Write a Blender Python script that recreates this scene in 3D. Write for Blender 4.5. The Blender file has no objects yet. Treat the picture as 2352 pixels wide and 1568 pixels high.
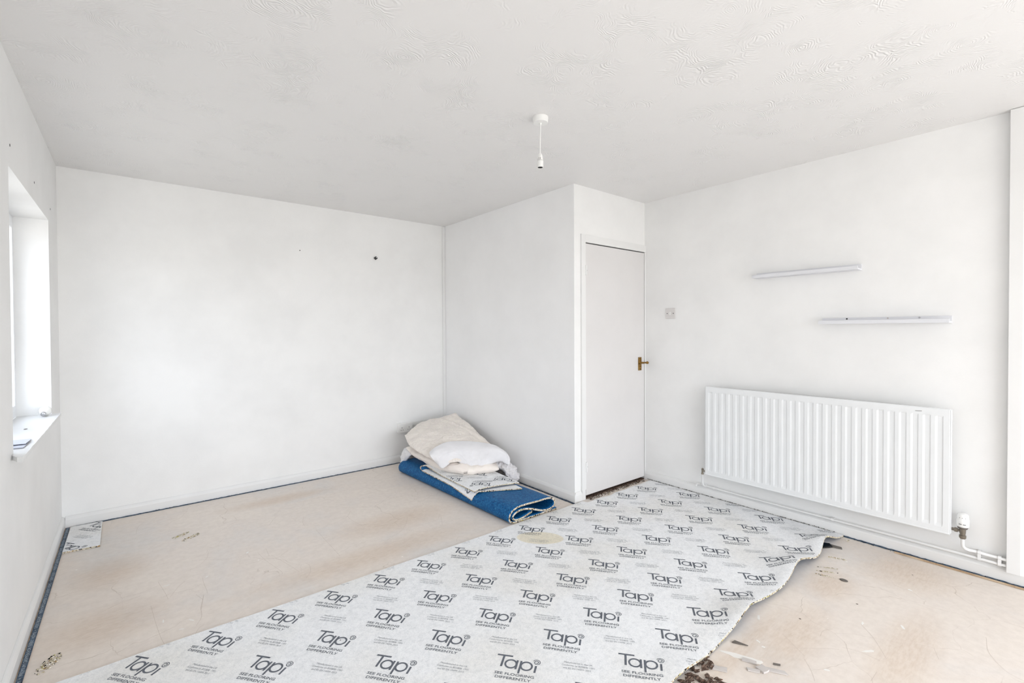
import bpy, bmesh, math, random
from mathutils import Vector, Matrix, noise
random.seed(7)
S = bpy.context.scene
COL = S.collection

# ------------------------------------------------------------------ camera
F_PX, YAW, PITCH, ROLL, CY, EYE = 1076.41, 0.683459, 0.0131517, -0.0045634, 772.3, 1.3043
fw = Vector((math.sin(YAW)*math.cos(PITCH), math.cos(YAW)*math.cos(PITCH), -math.sin(PITCH)))
r0 = Vector((math.cos(YAW), -math.sin(YAW), 0)); u0 = r0.cross(fw)
r1 = r0*math.cos(ROLL) + u0*math.sin(ROLL); u1 = -r0*math.sin(ROLL) + u0*math.cos(ROLL)
cd = bpy.data.cameras.new('camera'); cam = bpy.data.objects.new('camera', cd); COL.objects.link(cam)
cam.matrix_world = Matrix(((r1.x, u1.x, -fw.x, 0), (r1.y, u1.y, -fw.y, 0), (r1.z, u1.z, -fw.z, EYE), (0, 0, 0, 1)))
cd.sensor_width = 36; cd.lens = F_PX/2352*36; cd.shift_y = -(784-CY)/2352; cd.clip_start = .02
S.camera = cam

# ------------------------------------------------------------------ world, light, exposure
W = bpy.data.worlds.new('sky'); S.world = W; W.use_nodes = True
nt = W.node_tree; nt.nodes.clear()
wo = nt.nodes.new('ShaderNodeOutputWorld'); bg = nt.nodes.new('ShaderNodeBackground')
tc = nt.nodes.new('ShaderNodeTexCoord'); sx = nt.nodes.new('ShaderNodeSeparateXYZ'); rp = nt.nodes.new('ShaderNodeValToRGB')
mp = nt.nodes.new('ShaderNodeMath'); mp.operation = 'MULTIPLY_ADD'; mp.inputs[1].default_value = .5; mp.inputs[2].default_value = .5
nt.links.new(tc.outputs['Generated'], sx.inputs[0]); nt.links.new(sx.outputs['Z'], mp.inputs[0]); nt.links.new(mp.outputs[0], rp.inputs[0])
e = rp.color_ramp.elements
e[0].position = .0; e[0].color = (.42, .41, .39, 1); e[1].position = 1; e[1].color = (.78, .87, 1, 1)
a = e.new(.485); a.color = (.55, .54, .52, 1); a = e.new(.515); a.color = (.90, .94, 1, 1)
nt.links.new(rp.outputs[0], bg.inputs[0]); bg.inputs[1].default_value = 5.0
nt.links.new(bg.outputs[0], wo.inputs[0])
S.view_settings.view_transform = 'Standard'; S.view_settings.look = 'None'
S.view_settings.gamma = 1; S.view_settings.use_curve_mapping = False
S.view_settings.exposure = 0.92
S.cycles.max_bounces = 8; S.cycles.diffuse_bounces = 6; S.cycles.glossy_bounces = 2; S.cycles.transparent_max_bounces = 6
S.cycles.caustics_reflective = False; S.cycles.caustics_refractive = False
S.cycles.use_adaptive_sampling = True; S.cycles.adaptive_threshold = .035
S.cycles.sample_clamp_indirect = 6; S.cycles.use_denoising = True

def portal(name, loc, rot, sx_, sy_):
    l = bpy.data.lights.new(name, 'AREA'); l.shape = 'RECTANGLE'; l.size = sx_; l.size_y = sy_
    l.cycles.is_portal = True
    o = bpy.data.objects.new(name, l); o.location = loc; o.rotation_euler = rot; COL.objects.link(o)

# ------------------------------------------------------------------ room numbers (metres)
L, YB, XP, YD, XR, H, YF = -.367, 4.299, 2.589, 2.437, 3.478, 2.4, -3.3
WY0, WY1, WZ0, WZ1 = 2.70, 3.872, .80, 1.965            # side window recess
FX0, FX1, FZ0, FZ1 = -.25, 3.0, .12, 2.2             # window behind the camera
portal('daylight_portal', (L-.17, (WY0+WY1)/2, (WZ0+WZ1)/2), (0, -math.pi/2, 0), WZ1-WZ0, WY1-WY0)
portal('daylight_portal', ((FX0+FX1)/2, YF-.20, (FZ0+FZ1)/2), (math.pi/2, 0, 0), FX1-FX0, FZ1-FZ0)

# ------------------------------------------------------------------ materials
def mat(name, col, rough=.6, metal=0, spec=.5):
    m = bpy.data.materials.new(name); m.use_nodes = True
    b = m.node_tree.nodes['Principled BSDF']
    b.inputs['Base Color'].default_value = (*col, 1); b.inputs['Roughness'].default_value = rough
    b.inputs['Metallic'].default_value = metal; b.inputs['Specular IOR Level'].default_value = spec
    return m
def lin(r, g, b):
    f = lambda c: c/12.92 if c <= .04045 else ((c+.055)/1.055)**2.4
    return tuple(f(v/255) for v in (r, g, b))
def N(m, t, **k):
    n = m.node_tree.nodes.new(t)
    for a, v in k.items():
        if a.startswith('i_'):
            key = a[2:].replace('_', ' '); n.inputs[int(key) if key.isdigit() else key].default_value = v
        else: setattr(n, a, v)
    return n
def LK(m, a, b): m.node_tree.links.new(a, b)
def coords(m, scale=(1, 1, 1)):
    t = N(m, 'ShaderNodeTexCoord'); mp_ = N(m, 'ShaderNodeMapping'); mp_.inputs['Scale'].default_value = scale
    LK(m, t.outputs['Object'], mp_.inputs[0]); return mp_.outputs[0]
def ramp(m, fac, stops, interp='LINEAR'):
    r = N(m, 'ShaderNodeValToRGB'); r.color_ramp.interpolation = interp; el = r.color_ramp.elements
    while len(el) > 1: el.remove(el[-1])
    el[0].position = stops[0][0]; el[0].color = (*stops[0][1], 1)
    for p, c in stops[1:]:
        x = el.new(p); x.color = (*c, 1)
    LK(m, fac, r.inputs[0]); return r.outputs[0]
def mix(m, fac, a, b, mode='MIX'):
    n = N(m, 'ShaderNodeMix', data_type='RGBA', blend_type=mode)
    for s, v in ((n.inputs[0], fac), (n.inputs[6], a), (n.inputs[7], b)):
        if isinstance(v, (int, float)): s.default_value = v
        elif isinstance(v, tuple): s.default_value = (*v, 1) if len(v) == 3 else v
        else: LK(m, v, s)
    return n.outputs[2]
def bump(m, hgt, strength, dist=.002):
    b = N(m, 'ShaderNodeBump', i_Strength=strength, i_Distance=dist); LK(m, hgt, b.inputs['Height'])
    LK(m, b.outputs[0], m.node_tree.nodes['Principled BSDF'].inputs['Normal']); return b
def setcol(m, c): LK(m, c, m.node_tree.nodes['Principled BSDF'].inputs['Base Color'])

def paint(name, col, rough=.6, sc=90, st=.25, patch=.03):
    m = mat(name, col, rough, spec=.35); c = coords(m)
    n = N(m, 'ShaderNodeTexNoise', i_Scale=sc, i_Detail=4.0); LK(m, c, n.inputs['Vector'])
    bump(m, n.outputs[0], st, .001)
    n2 = N(m, 'ShaderNodeTexNoise', i_Scale=2.2, i_Detail=5.0, i_Roughness=.6); LK(m, c, n2.inputs['Vector'])
    dk = tuple(v*(1-patch*2) for v in col)
    setcol(m, ramp(m, n2.outputs[0], [(.32, dk), (.62, col)]))
    return m
M = {}
M['wall'] = paint('wall_paint', lin(241, 241, 240))
M['partition'] = paint('brightened_wall_paint', lin(247, 247, 247), patch=.02)  # wall paint made lighter to brighten the weakly lit partition face
M['gloss'] = paint('white_gloss_paint', lin(233, 233, 232), .35, 60, .12, .02)
M['door'] = paint('door_paint', lin(222, 220, 219), .45, 120, .15, .02)
M['upvc'] = mat('window_frame_white', lin(238, 240, 242), .3)
M['plastic'] = mat('white_plastic', lin(236, 236, 234), .35)
M['switchp'] = mat('aged_white_plastic', lin(216, 213, 211), .4)
M['shelf'] = mat('pale_grey_laminate', lin(222, 223, 227), .45)
M['radw'] = paint('radiator_enamel', lin(232, 234, 235), .3, 40, .03, .01)
M['dark'] = mat('dark_void', (.006, .005, .005), .9)
M['black'] = mat('black_metal', (.01, .01, .01), .4)
M['print'] = mat('grey_print', lin(98, 103, 112), .8)
M['note'] = mat('pale_grey_print', lin(160, 164, 169), .8)
M['tag'] = mat('care_label_white', lin(240, 244, 246), .6)
M['nickel'] = paint('tarnished_nickel', lin(158, 150, 138), .3, 200, .2, .25); M['nickel'].node_tree.nodes['Principled BSDF'].inputs['Metallic'].default_value = .8
M['leaflet'] = mat('grey_lilac_paper', lin(200, 203, 214), .5)
M['bulb'] = mat('opal_bulb_glass', lin(244, 244, 240), .15)
M['chrome'] = mat('bulb_cap_metal', lin(190, 190, 192), .2, 1)
M['whitechip'] = mat('white_paint_splash', lin(234, 231, 226), .5)

m = M['brass'] = mat('aged_brass', lin(150, 112, 52), .35, .85); c = coords(m)
n = N(m, 'ShaderNodeTexNoise', i_Scale=150.0, i_Detail=4.0); LK(m, c, n.inputs['Vector'])
setcol(m, ramp(m, n.outputs[0], [(.35, lin(84, 54, 20)), (.6, lin(176, 138, 72))]))

# textured (swirled plaster) ceiling
m = M['ceiling'] = mat('swirled_plaster', lin(232, 231, 230), .5, spec=.4); c = coords(m)
dn = N(m, 'ShaderNodeTexNoise', i_Scale=5.0, i_Detail=3.0); LK(m, c, dn.inputs['Vector'])
dv = N(m, 'ShaderNodeVectorMath', operation='MULTIPLY_ADD'); dv.inputs[1].default_value = (.16, .16, .16)
LK(m, dn.outputs['Color'], dv.inputs[0]); LK(m, c, dv.inputs[2])
vo = N(m, 'ShaderNodeTexVoronoi', i_Scale=5.5); LK(m, dv.outputs[0], vo.inputs['Vector'])
sn = N(m, 'ShaderNodeMath', operation='MULTIPLY', i_1=125.0); LK(m, vo.outputs['Distance'], sn.inputs[0])
n1 = N(m, 'ShaderNodeTexNoise', i_Scale=14.0, i_Detail=2.0); LK(m, c, n1.inputs['Vector'])
ad = N(m, 'ShaderNodeMath', operation='MULTIPLY_ADD', i_1=9.0); LK(m, n1.outputs[0], ad.inputs[0]); LK(m, sn.outputs[0], ad.inputs[2])
si = N(m, 'ShaderNodeMath', operation='SINE'); LK(m, ad.outputs[0], si.inputs[0])
mk = N(m, 'ShaderNodeTexNoise', i_Scale=4.5, i_Detail=6.0, i_Roughness=.7); LK(m, c, mk.inputs['Vector'])
mr = N(m, 'ShaderNodeMapRange', i_1=.47, i_2=.68); LK(m, mk.outputs[0], mr.inputs[0])
ml = N(m, 'ShaderNodeMath', operation='MULTIPLY'); LK(m, si.outputs[0], ml.inputs[0]); LK(m, mr.outputs[0], ml.inputs[1])
n3 = N(m, 'ShaderNodeTexNoise', i_Scale=70.0, i_Detail=3.0); LK(m, c, n3.inputs['Vector'])
a3 = N(m, 'ShaderNodeMath', operation='MULTIPLY_ADD', i_1=.35); LK(m, n3.outputs[0], a3.inputs[0]); LK(m, ml.outputs[0], a3.inputs[2])
bump(m, a3.outputs[0], .42, .0030)

# bare screeded floor
m = M['floor'] = mat('bare_floor_screed', lin(210, 201, 193), .75, spec=.25); c = coords(m)
n = N(m, 'ShaderNodeTexNoise', i_Scale=1.5, i_Detail=5.0, i_Roughness=.6, i_Distortion=.5); LK(m, c, n.inputs['Vector'])
base = ramp(m, n.outputs[0], [(.30, lin(206, 204, 203)), (.48, lin(219, 208, 199)), (.64, lin(226, 215, 204)), (.78, lin(207, 193, 179))])
n2 = N(m, 'ShaderNodeTexNoise', i_Scale=26.0, i_Detail=7.0, i_Roughness=.7); LK(m, c, n2.inputs['Vector'])
base = mix(m, .5, base, ramp(m, n2.outputs[0], [(.35, lin(196, 184, 172)), (.6, lin(232, 224, 216))]), 'MULTIPLY')
base = mix(m, .38, base, lin(255, 246, 236), 'SCREEN')
# brushed adhesive stains: streaky noise masked into soft patches that stay with the floor
cs = coords(m, (22, 90, 7)); n4 = N(m, 'ShaderNodeTexNoise', i_Scale=1.0, i_Detail=4.0, i_Roughness=.7); LK(m, cs, n4.inputs['Vector'])
st_ = ramp(m, n4.outputs[0], [(.42, (0, 0, 0)), (.62, (1, 1, 1))])
def patch(cx, cy, rx, ry):
    v = N(m, 'ShaderNodeVectorMath', operation='SUBTRACT'); v.inputs[1].default_value = (cx, cy, 0); LK(m, c, v.inputs[0])
    w = N(m, 'ShaderNodeVectorMath', operation='DIVIDE'); w.inputs[1].default_value = (rx, ry, 1e3); LK(m, v.outputs[0], w.inputs[0])
    l = N(m, 'ShaderNodeVectorMath', operation='LENGTH'); LK(m, w.outputs[0], l.inputs[0])
    r = N(m, 'ShaderNodeMapRange', i_1=1.0, i_2=.3); LK(m, l.outputs['Value'], r.inputs[0]); return r.outputs[0]
tot = None
for p in ((2.15, .78, .42, .13), (1.95, .88, .5, .06), (2.75, .82, .22, .12), (-.1, 2.75, .28, .22), (-.1, 3.35, .2, .25), (.9, 3.95, .5, .12), (1.4, 3.0, .5, .2), (3.2, .6, .28, .25), (2.4, .45, .5, .12), (1.1, 2.62, .8, .15)):
    q = patch(*p)
    if tot is None: tot = q
    else:
        x = N(m, 'ShaderNodeMath', operation='MAXIMUM'); LK(m, tot, x.inputs[0]); LK(m, q, x.inputs[1]); tot = x.outputs[0]
x = N(m, 'ShaderNodeMath', operation='MULTIPLY'); LK(m, tot, x.inputs[0]); LK(m, st_, x.inputs[1])
x2 = N(m, 'ShaderNodeMath', operation='MULTIPLY', i_1=.20); LK(m, x.outputs[0], x2.inputs[0])
base = mix(m, x2.outputs[0], base, lin(176, 150, 122))
x3 = N(m, 'ShaderNodeMath', operation='MULTIPLY', i_1=.30); LK(m, tot, x3.inputs[0])
base = mix(m, x3.outputs[0], base, lin(205, 182, 158))
# random specks
vs = N(m, 'ShaderNodeTexVoronoi', i_Scale=9.0); LK(m, c, vs.inputs['Vector'])
sp = ramp(m, vs.outputs['Distance'], [(.0, (1, 1, 1)), (.035, (1, 1, 1)), (.05, (0, 0, 0))])
vc = N(m, 'ShaderNodeSeparateColor'); LK(m, vs.outputs['Color'], vc.inputs[0])
g1 = N(m, 'ShaderNodeMath', operation='GREATER_THAN', i_1=.72); LK(m, vc.outputs[0], g1.inputs[0])
g2 = N(m, 'ShaderNodeMath', operation='MULTIPLY'); LK(m, sp, g2.inputs[0]); LK(m, g1.outputs[0], g2.inputs[1])
base = mix(m, g2.outputs[0], base, ramp(m, vc.outputs[1], [(.0, lin(120, 108, 96)), (.3, lin(244, 240, 234))], 'CONSTANT'))
# hair cracks
cw = N(m, 'ShaderNodeVectorMath', operation='MULTIPLY_ADD'); cw.inputs[1].default_value = (.25, .25, .25)
cn = N(m, 'ShaderNodeTexNoise', i_Scale=3.0, i_Detail=4.0); LK(m, c, cn.inputs['Vector']); LK(m, cn.outputs['Color'], cw.inputs[0]); LK(m, c, cw.inputs[2])
ve = N(m, 'ShaderNodeTexVoronoi', feature='DISTANCE_TO_EDGE', i_Scale=2.3); LK(m, cw.outputs[0], ve.inputs['Vector'])
ck = ramp(m, ve.outputs['Distance'], [(.0, (1, 1, 1)), (.0035, (0, 0, 0))])
cm = ramp(m, n.outputs[0], [(.45, (0, 0, 0)), (.6, (.55, .55, .55))])
x = N(m, 'ShaderNodeMath', operation='MULTIPLY'); LK(m, ck, x.inputs[0]); LK(m, cm, x.inputs[1])
base = mix(m, x.outputs[0], base, lin(150, 130, 112))
setcol(m, base); bump(m, n2.outputs[0], .25, .002)

# underlay: printed felt-paper face, crumb-foam edge, blue film face
m = M['felt'] = mat('underlay_paper_face', lin(226, 228, 230), .8, spec=.2); c = coords(m)
n = N(m, 'ShaderNodeTexNoise', i_Scale=55.0, i_Detail=6.0, i_Roughness=.75); LK(m, c, n.inputs['Vector'])
b1 = ramp(m, n.outputs[0], [(.33, lin(230, 232, 233)), (.5, lin(243, 244, 245)), (.66, lin(249, 250, 250))])
nf = N(m, 'ShaderNodeTexNoise', i_Scale=190.0, i_Detail=4.0, i_Roughness=.8); LK(m, c, nf.inputs['Vector'])
b1 = mix(m, .55, b1, ramp(m, nf.outputs[0], [(.36, lin(222, 224, 226)), (.54, (1, 1, 1))]), 'MULTIPLY')
n2 = N(m, 'ShaderNodeTexNoise', i_Scale=1.6, i_Detail=4.0); LK(m, c, n2.inputs['Vector'])
b1 = mix(m, .5, b1, ramp(m, n2.outputs[0], [(.35, lin(240, 236, 228)), (.55, lin(252, 253, 255))]), 'MULTIPLY')
v = N(m, 'ShaderNodeVectorMath', operation='SUBTRACT'); v.inputs[1].default_value = (1.965, 2.145, 0); LK(m, c, v.inputs[0])
w = N(m, 'ShaderNodeVectorRotate', rotation_type='Z_AXIS', i_Angle=.78); LK(m, v.outputs[0], w.inputs[0])
w2 = N(m, 'ShaderNodeVectorMath', operation='DIVIDE'); w2.inputs[1].default_value = (.145, .085, 1e3); LK(m, w.outputs[0], w2.inputs[0])
l = N(m, 'ShaderNodeVectorMath', operation='LENGTH'); LK(m, w2.outputs[0], l.inputs[0])
r = N(m, 'ShaderNodeMapRange', i_1=1.03, i_2=.97); LK(m, l.outputs['Value'], r.inputs[0])
b1 = mix(m, r.outputs[0], b1, mix(m, 1.0, b1, lin(246, 238, 218), 'MULTIPLY'))
vs = N(m, 'ShaderNodeTexVoronoi', i_Scale=14.0); LK(m, c, vs.inputs['Vector'])
sp = ramp(m, vs.outputs['Distance'], [(.0, (1, 1, 1)), (.03, (1, 1, 1)), (.05, (0, 0, 0))])
vc = N(m, 'ShaderNodeSeparateColor'); LK(m, vs.outputs['Color'], vc.inputs[0])
g1 = N(m, 'ShaderNodeMath', operation='GREATER_THAN', i_1=.9); LK(m, vc.outputs[0], g1.inputs[0])
g2 = N(m, 'ShaderNodeMath', operation='MULTIPLY'); LK(m, sp, g2.inputs[0]); LK(m, g1.outputs[0], g2.inputs[1])
b1 = mix(m, g2.outputs[0], b1, lin(96, 92, 88))
setcol(m, b1); bump(m, n.outputs[0], .25, .001)

def crumb(name, sc=150.0):
    m = mat(name, (.5, .45, .35), .9, spec=.2); c = coords(m)
    v = N(m, 'ShaderNodeTexVoronoi', i_Scale=sc); LK(m, c, v.inputs['Vector'])
    s = N(m, 'ShaderNodeSeparateColor'); LK(m, v.outputs['Color'], s.inputs[0])
    col = ramp(m, s.outputs[0], [(0, lin(214, 206, 190)), (.2, lin(178, 166, 140)), (.34, lin(226, 220, 208)), (.52, lin(200, 192, 170)),
                                 (.68, lin(34, 32, 32)), (.82, lin(170, 140, 100)), (.9, lin(224, 216, 204)), (.96, lin(196, 190, 120))], 'CONSTANT')
    setcol(m, col); bump(m, v.outputs['Distance'], .6, .002); return m
M['crumb'] = crumb('foam_crumb_edge')
m = M['blue'] = mat('blue_underlay_film', lin(20, 96, 150), .55, spec=.25); c = coords(m, (1, 1, 1))
n = N(m, 'ShaderNodeTexNoise', i_Scale=70.0, i_Detail=5.0, i_Roughness=.75, i_Distortion=1.2); LK(m, c, n.inputs['Vector'])
setcol(m, ramp(m, n.outputs[0], [(.36, lin(0, 62, 112)), (.52, lin(6, 90, 146)), (.68, lin(56, 130, 176))]))
bump(m, n.outputs[0], .5, .0015)

def cloth(name, a, b, kind):
    m = mat(name, a, .85, spec=.15); c = coords(m)
    n = N(m, 'ShaderNodeTexNoise', i_Scale=9.0, i_Detail=4.0); LK(m, c, n.inputs['Vector'])
    setcol(m, ramp(m, n.outputs[0], [(.35, a), (.65, b)]))
    if kind == 'quilt':
        v = N(m, 'ShaderNodeTexVoronoi', i_Scale=48.0); LK(m, c, v.inputs['Vector']); bump(m, v.outputs['Distance'], .9, .007)
    else:
        v = N(m, 'ShaderNodeTexNoise', i_Scale=25.0, i_Detail=4.0); LK(m, c, v.inputs['Vector']); bump(m, v.outputs[0], .3, .004)
    m.node_tree.nodes['Principled BSDF'].inputs['Sheen Weight'].default_value = .2
    return m
M['cream'] = cloth('cream_quilted_fabric', lin(234, 226, 219), lin(242, 235, 226), 'quilt')
M['cream2'] = cloth('cream_padded_fabric', lin(241, 232, 225), lin(245, 238, 230), 'plain')
M['sheet'] = cloth('white_stretch_fabric', lin(230, 229, 231), lin(236, 235, 237), 'plain')
M['sheet2'] = cloth('offwhite_stretch_fabric', lin(226, 224, 226), lin(236, 233, 232), 'plain')
m = M['navy'] = mat('navy_printed_strip', lin(52, 76, 100), .6); c = coords(m)
n = N(m, 'ShaderNodeTexNoise', i_Scale=90.0, i_Detail=5.0); LK(m, c, n.inputs['Vector'])
setcol(m, ramp(m, n.outputs[0], [(.38, lin(34, 48, 66)), (.55, lin(58, 84, 108)), (.7, lin(110, 112, 112))]))
m = M['tan'] = mat('tan_plywood', lin(176, 146, 112), .8); c = coords(m, (30, 4, 30))
n = N(m, 'ShaderNodeTexNoise', i_Scale=3.0, i_Detail=5.0); LK(m, c, n.inputs['Vector'])
setcol(m, ramp(m, n.outputs[0], [(.35, lin(164, 132, 100)), (.65, lin(208, 186, 158))]))
m = M['rot'] = mat('dark_splintered_wood', lin(70, 44, 28), .85); c = coords(m, (1, 4, 1))
n = N(m, 'ShaderNodeTexNoise', i_Scale=60.0, i_Detail=6.0, i_Roughness=.7); LK(m, c, n.inputs['Vector'])
setcol(m, ramp(m, n.outputs[0], [(.36, lin(22, 14, 10)), (.48, lin(70, 46, 32)), (.58, lin(122, 108, 96)), (.68, lin(120, 62, 26))]))
bump(m, n.outputs[0], .8, .003)
M['chipgrey'] = paint('pale_screed_chip', lin(206, 200, 196), .8, 90, .3, .1)
M['slate'] = paint('dark_grey_chip', lin(112, 106, 100), .6, 90, .3, .1)
m = M['glass'] = bpy.data.materials.new('window_glass'); m.use_nodes = True
nt2 = m.node_tree; nt2.nodes.clear(); o_ = nt2.nodes.new('ShaderNodeOutputMaterial'); mx = nt2.nodes.new('ShaderNodeMixShader')
tr = nt2.nodes.new('ShaderNodeBsdfTransparent'); gl = nt2.nodes.new('ShaderNodeBsdfGlossy'); gl.inputs['Roughness'].default_value = .02
fr = nt2.nodes.new('ShaderNodeFresnel'); ge = nt2.nodes.new('ShaderNodeNewGeometry'); mm = nt2.nodes.new('ShaderNodeMath'); mm.operation = 'MULTIPLY'; mi_ = nt2.nodes.new('ShaderNodeMath'); mi_.operation = 'SUBTRACT'; mi_.inputs[0].default_value = 1
nt2.links.new(ge.outputs['Backfacing'], mi_.inputs[1]); nt2.links.new(fr.outputs[0], mm.inputs[0]); nt2.links.new(mi_.outputs[0], mm.inputs[1]); nt2.links.new(mm.outputs[0], mx.inputs[0]); nt2.links.new(tr.outputs[0], mx.inputs[1]); nt2.links.new(gl.outputs[0], mx.inputs[2]); nt2.links.new(mx.outputs[0], o_.inputs[0])

m = M['glass2'] = M['glass'].copy(); m.name = 'dimming_side_window_glass'  # grey tint added to cut the daylight coming through the left window
[n_ for n_ in m.node_tree.nodes if n_.type == 'BSDF_TRANSPARENT'][0].inputs[0].default_value = (.70, .705, .71, 1)

# ------------------------------------------------------------------ helpers
ORG = {}
def worg(o): return ORG.get(o.name, Vector((0, 0, 0)))
def thing(name, label, cat, loc=(0, 0, 0), group=None):
    o = bpy.data.objects.new(name, None); COL.objects.link(o); o.location = loc; o.empty_display_size = .05
    o['label'] = label; o['category'] = cat
    if group: o['group'] = group
    ORG[o.name] = Vector(loc); return o
def obj(name, bm, mats, parent=None, origin=None, smooth=False, kind=None, label=None, cat=None, group=None):
    org = worg(parent) if parent else Vector(origin or (0, 0, 0))
    for v_ in bm.verts: v_.co -= org
    me = bpy.data.meshes.new(name); bm.normal_update(); bm.to_mesh(me); bm.free()
    for x_ in (mats if isinstance(mats, (list, tuple)) else [mats]): me.materials.append(M[x_])
    if smooth:
        for p_ in me.polygons: p_.use_smooth = True
        if smooth != 'all':
            me.set_sharp_from_angle(angle=math.radians(35))
    o = bpy.data.objects.new(name, me); COL.objects.link(o)
    if parent: o.parent = parent
    else: o.location = org
    ORG[o.name] = org
    if kind: o['kind'] = kind
    if label: o['label'] = label
    if cat: o['category'] = cat
    if group: o['group'] = group
    return o
def B(): return bmesh.new()
def box(bm, x0, x1, y0, y1, z0, z1, mi=0, bev=0):
    vs_ = [bm.verts.new((x, y, z)) for x in (x0, x1) for y in (y0, y1) for z in (z0, z1)]
    fs = []
    for q in ((0, 1, 3, 2), (4, 6, 7, 5), (0, 4, 5, 1), (2, 3, 7, 6), (0, 2, 6, 4), (1, 5, 7, 3)):
        f = bm.faces.new([vs_[i] for i in q]); f.material_index = mi; fs.append(f)
    if bev:
        es = list({e_ for f in fs for e_ in f.edges}); bmesh.ops.bevel(bm, geom=es, offset=bev, segments=2, affect='EDGES', profile=.6)
    return bm
def bxo(name, dims, mats, parent=None, bev=0, **k): return obj(name, box(B(), *dims, bev=bev), mats, parent, **k)
def frame_axes(d):
    d = Vector(d).normalized(); a = Vector((0, 0, 1)) if abs(d.z) < .9 else Vector((1, 0, 0))
    s = d.cross(a).normalized(); return s, s.cross(d).normalized()
def tube(bm, pts, rads, seg=14, mi=0, caps=True):
    pts = [Vector(p) for p in pts]
    if not isinstance(rads, (list, tuple)): rads = [rads]*len(pts)
    rings = []
    s = t = None
    for i, p in enumerate(pts):
        d = (pts[min(i+1, len(pts)-1)]-pts[max(i-1, 0)])
        if s is None: s, t = frame_axes(d)
        else:
            d.normalize(); s = (s-d*s.dot(d)).normalized(); t = s.cross(d).normalized()
        rings.append([bm.verts.new(p+(s*math.cos(2*math.pi*k/seg)+t*math.sin(2*math.pi*k/seg))*rads[i]) for k in range(seg)])
    for a_, b_ in zip(rings, rings[1:]):
        for k in range(seg):
            f = bm.faces.new((a_[k], a_[(k+1) % seg], b_[(k+1) % seg], b_[k])); f.material_index = mi
    if caps:
        for rg in (rings[0][::-1], rings[-1]):
            f = bm.faces.new(rg); f.material_index = mi
    bmesh.ops.recalc_face_normals(bm, faces=bm.faces)
    return bm
def lathe(bm, c, prof, seg=28, axis=(0, 0, 1)):
    ax = Vector(axis).normalized(); s, t = frame_axes(ax); c = Vector(c); rings = []
    for r_, h_ in prof:
        rings.append([bm.verts.new(c+ax*h_+(s*math.cos(2*math.pi*k/seg)+t*math.sin(2*math.pi*k/seg))*max(r_, 1e-5)) for k in range(seg)])
    for a_, b_ in zip(rings, rings[1:]):
        for k in range(seg): bm.faces.new((a_[k], a_[(k+1) % seg], b_[(k+1) % seg], b_[k]))
    bm.faces.new(rings[0][::-1]); bm.faces.new(rings[-1])
    bmesh.ops.recalc_face_normals(bm, faces=bm.faces); return bm
def prism(bm, pts, z0, z1, mi=0, side=None):
    n_ = len(pts); a_ = [bm.verts.new((p[0], p[1], z0 if not callable(z0) else z0(*p))) for p in pts]
    b_ = [bm.verts.new((p[0], p[1], z1 if not callable(z1) else z1(*p))) for p in pts]
    bm.faces.new(a_[::-1]).material_index = mi; bm.faces.new(b_).material_index = mi
    for i in range(n_):
        bm.faces.new((a_[i], a_[(i+1) % n_], b_[(i+1) % n_], b_[i])).material_index = mi if side is None else side
    bmesh.ops.recalc_face_normals(bm, faces=bm.faces); return bm
def slabgrid(bm, P, T, mt=0, mb=1, me_=2):
    """P: grid of top points, T: grid of bottom points"""
    n_, m_ = len(P), len(P[0])
    A = [[bm.verts.new(p) for p in row] for row in P]; Bm = [[bm.verts.new(p) for p in row] for row in T]
    for i in range(n_-1):
        for j in range(m_-1):
            bm.faces.new((A[i][j], A[i+1][j], A[i+1][j+1], A[i][j+1])).material_index = mt
            bm.faces.new((Bm[i][j], Bm[i][j+1], Bm[i+1][j+1], Bm[i+1][j])).material_index = mb
    def side(seq):
        for (i, j), (k, l_) in zip(seq, seq[1:]):
            bm.faces.new((A[i][j], A[k][l_], Bm[k][l_], Bm[i][j])).material_index = me_
    side([(0, j) for j in range(m_)]); side([(n_-1, j) for j in range(m_)])
    side([(i, 0) for i in range(n_)]); side([(i, m_-1) for i in range(n_)])
    bmesh.ops.recalc_face_normals(bm, faces=bm.faces); return bm
def cr(p, t):
    """Catmull-Rom through list p at parameter t in 0..1"""
    n_ = len(p)-1; x_ = min(max(t*n_, 0), n_-1e-6); i = int(x_); f = x_-i
    g = lambda k: p[k] if 0 <= k <= n_ else (p[0]*2-p[1] if k < 0 else p[n_]*2-p[n_-1])
    a_, b_, c_, d_ = g(i-1), g(i), g(i+1), g(i+2)
    return .5*((2*b_)+(c_-a_)*f+(2*a_-5*b_+4*c_-d_)*f*f+(3*b_-a_-3*c_+d_)*f**3)
def surf(ctrl, n_, m_):
    C_ = [[Vector(p) for p in row] for row in ctrl]
    rows = [[cr(row, j/(m_-1)) for j in range(m_)] for row in C_]
    return [[cr([rw[j] for rw in rows], i/(n_-1)) for j in range(m_)] for i in range(n_)]
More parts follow.
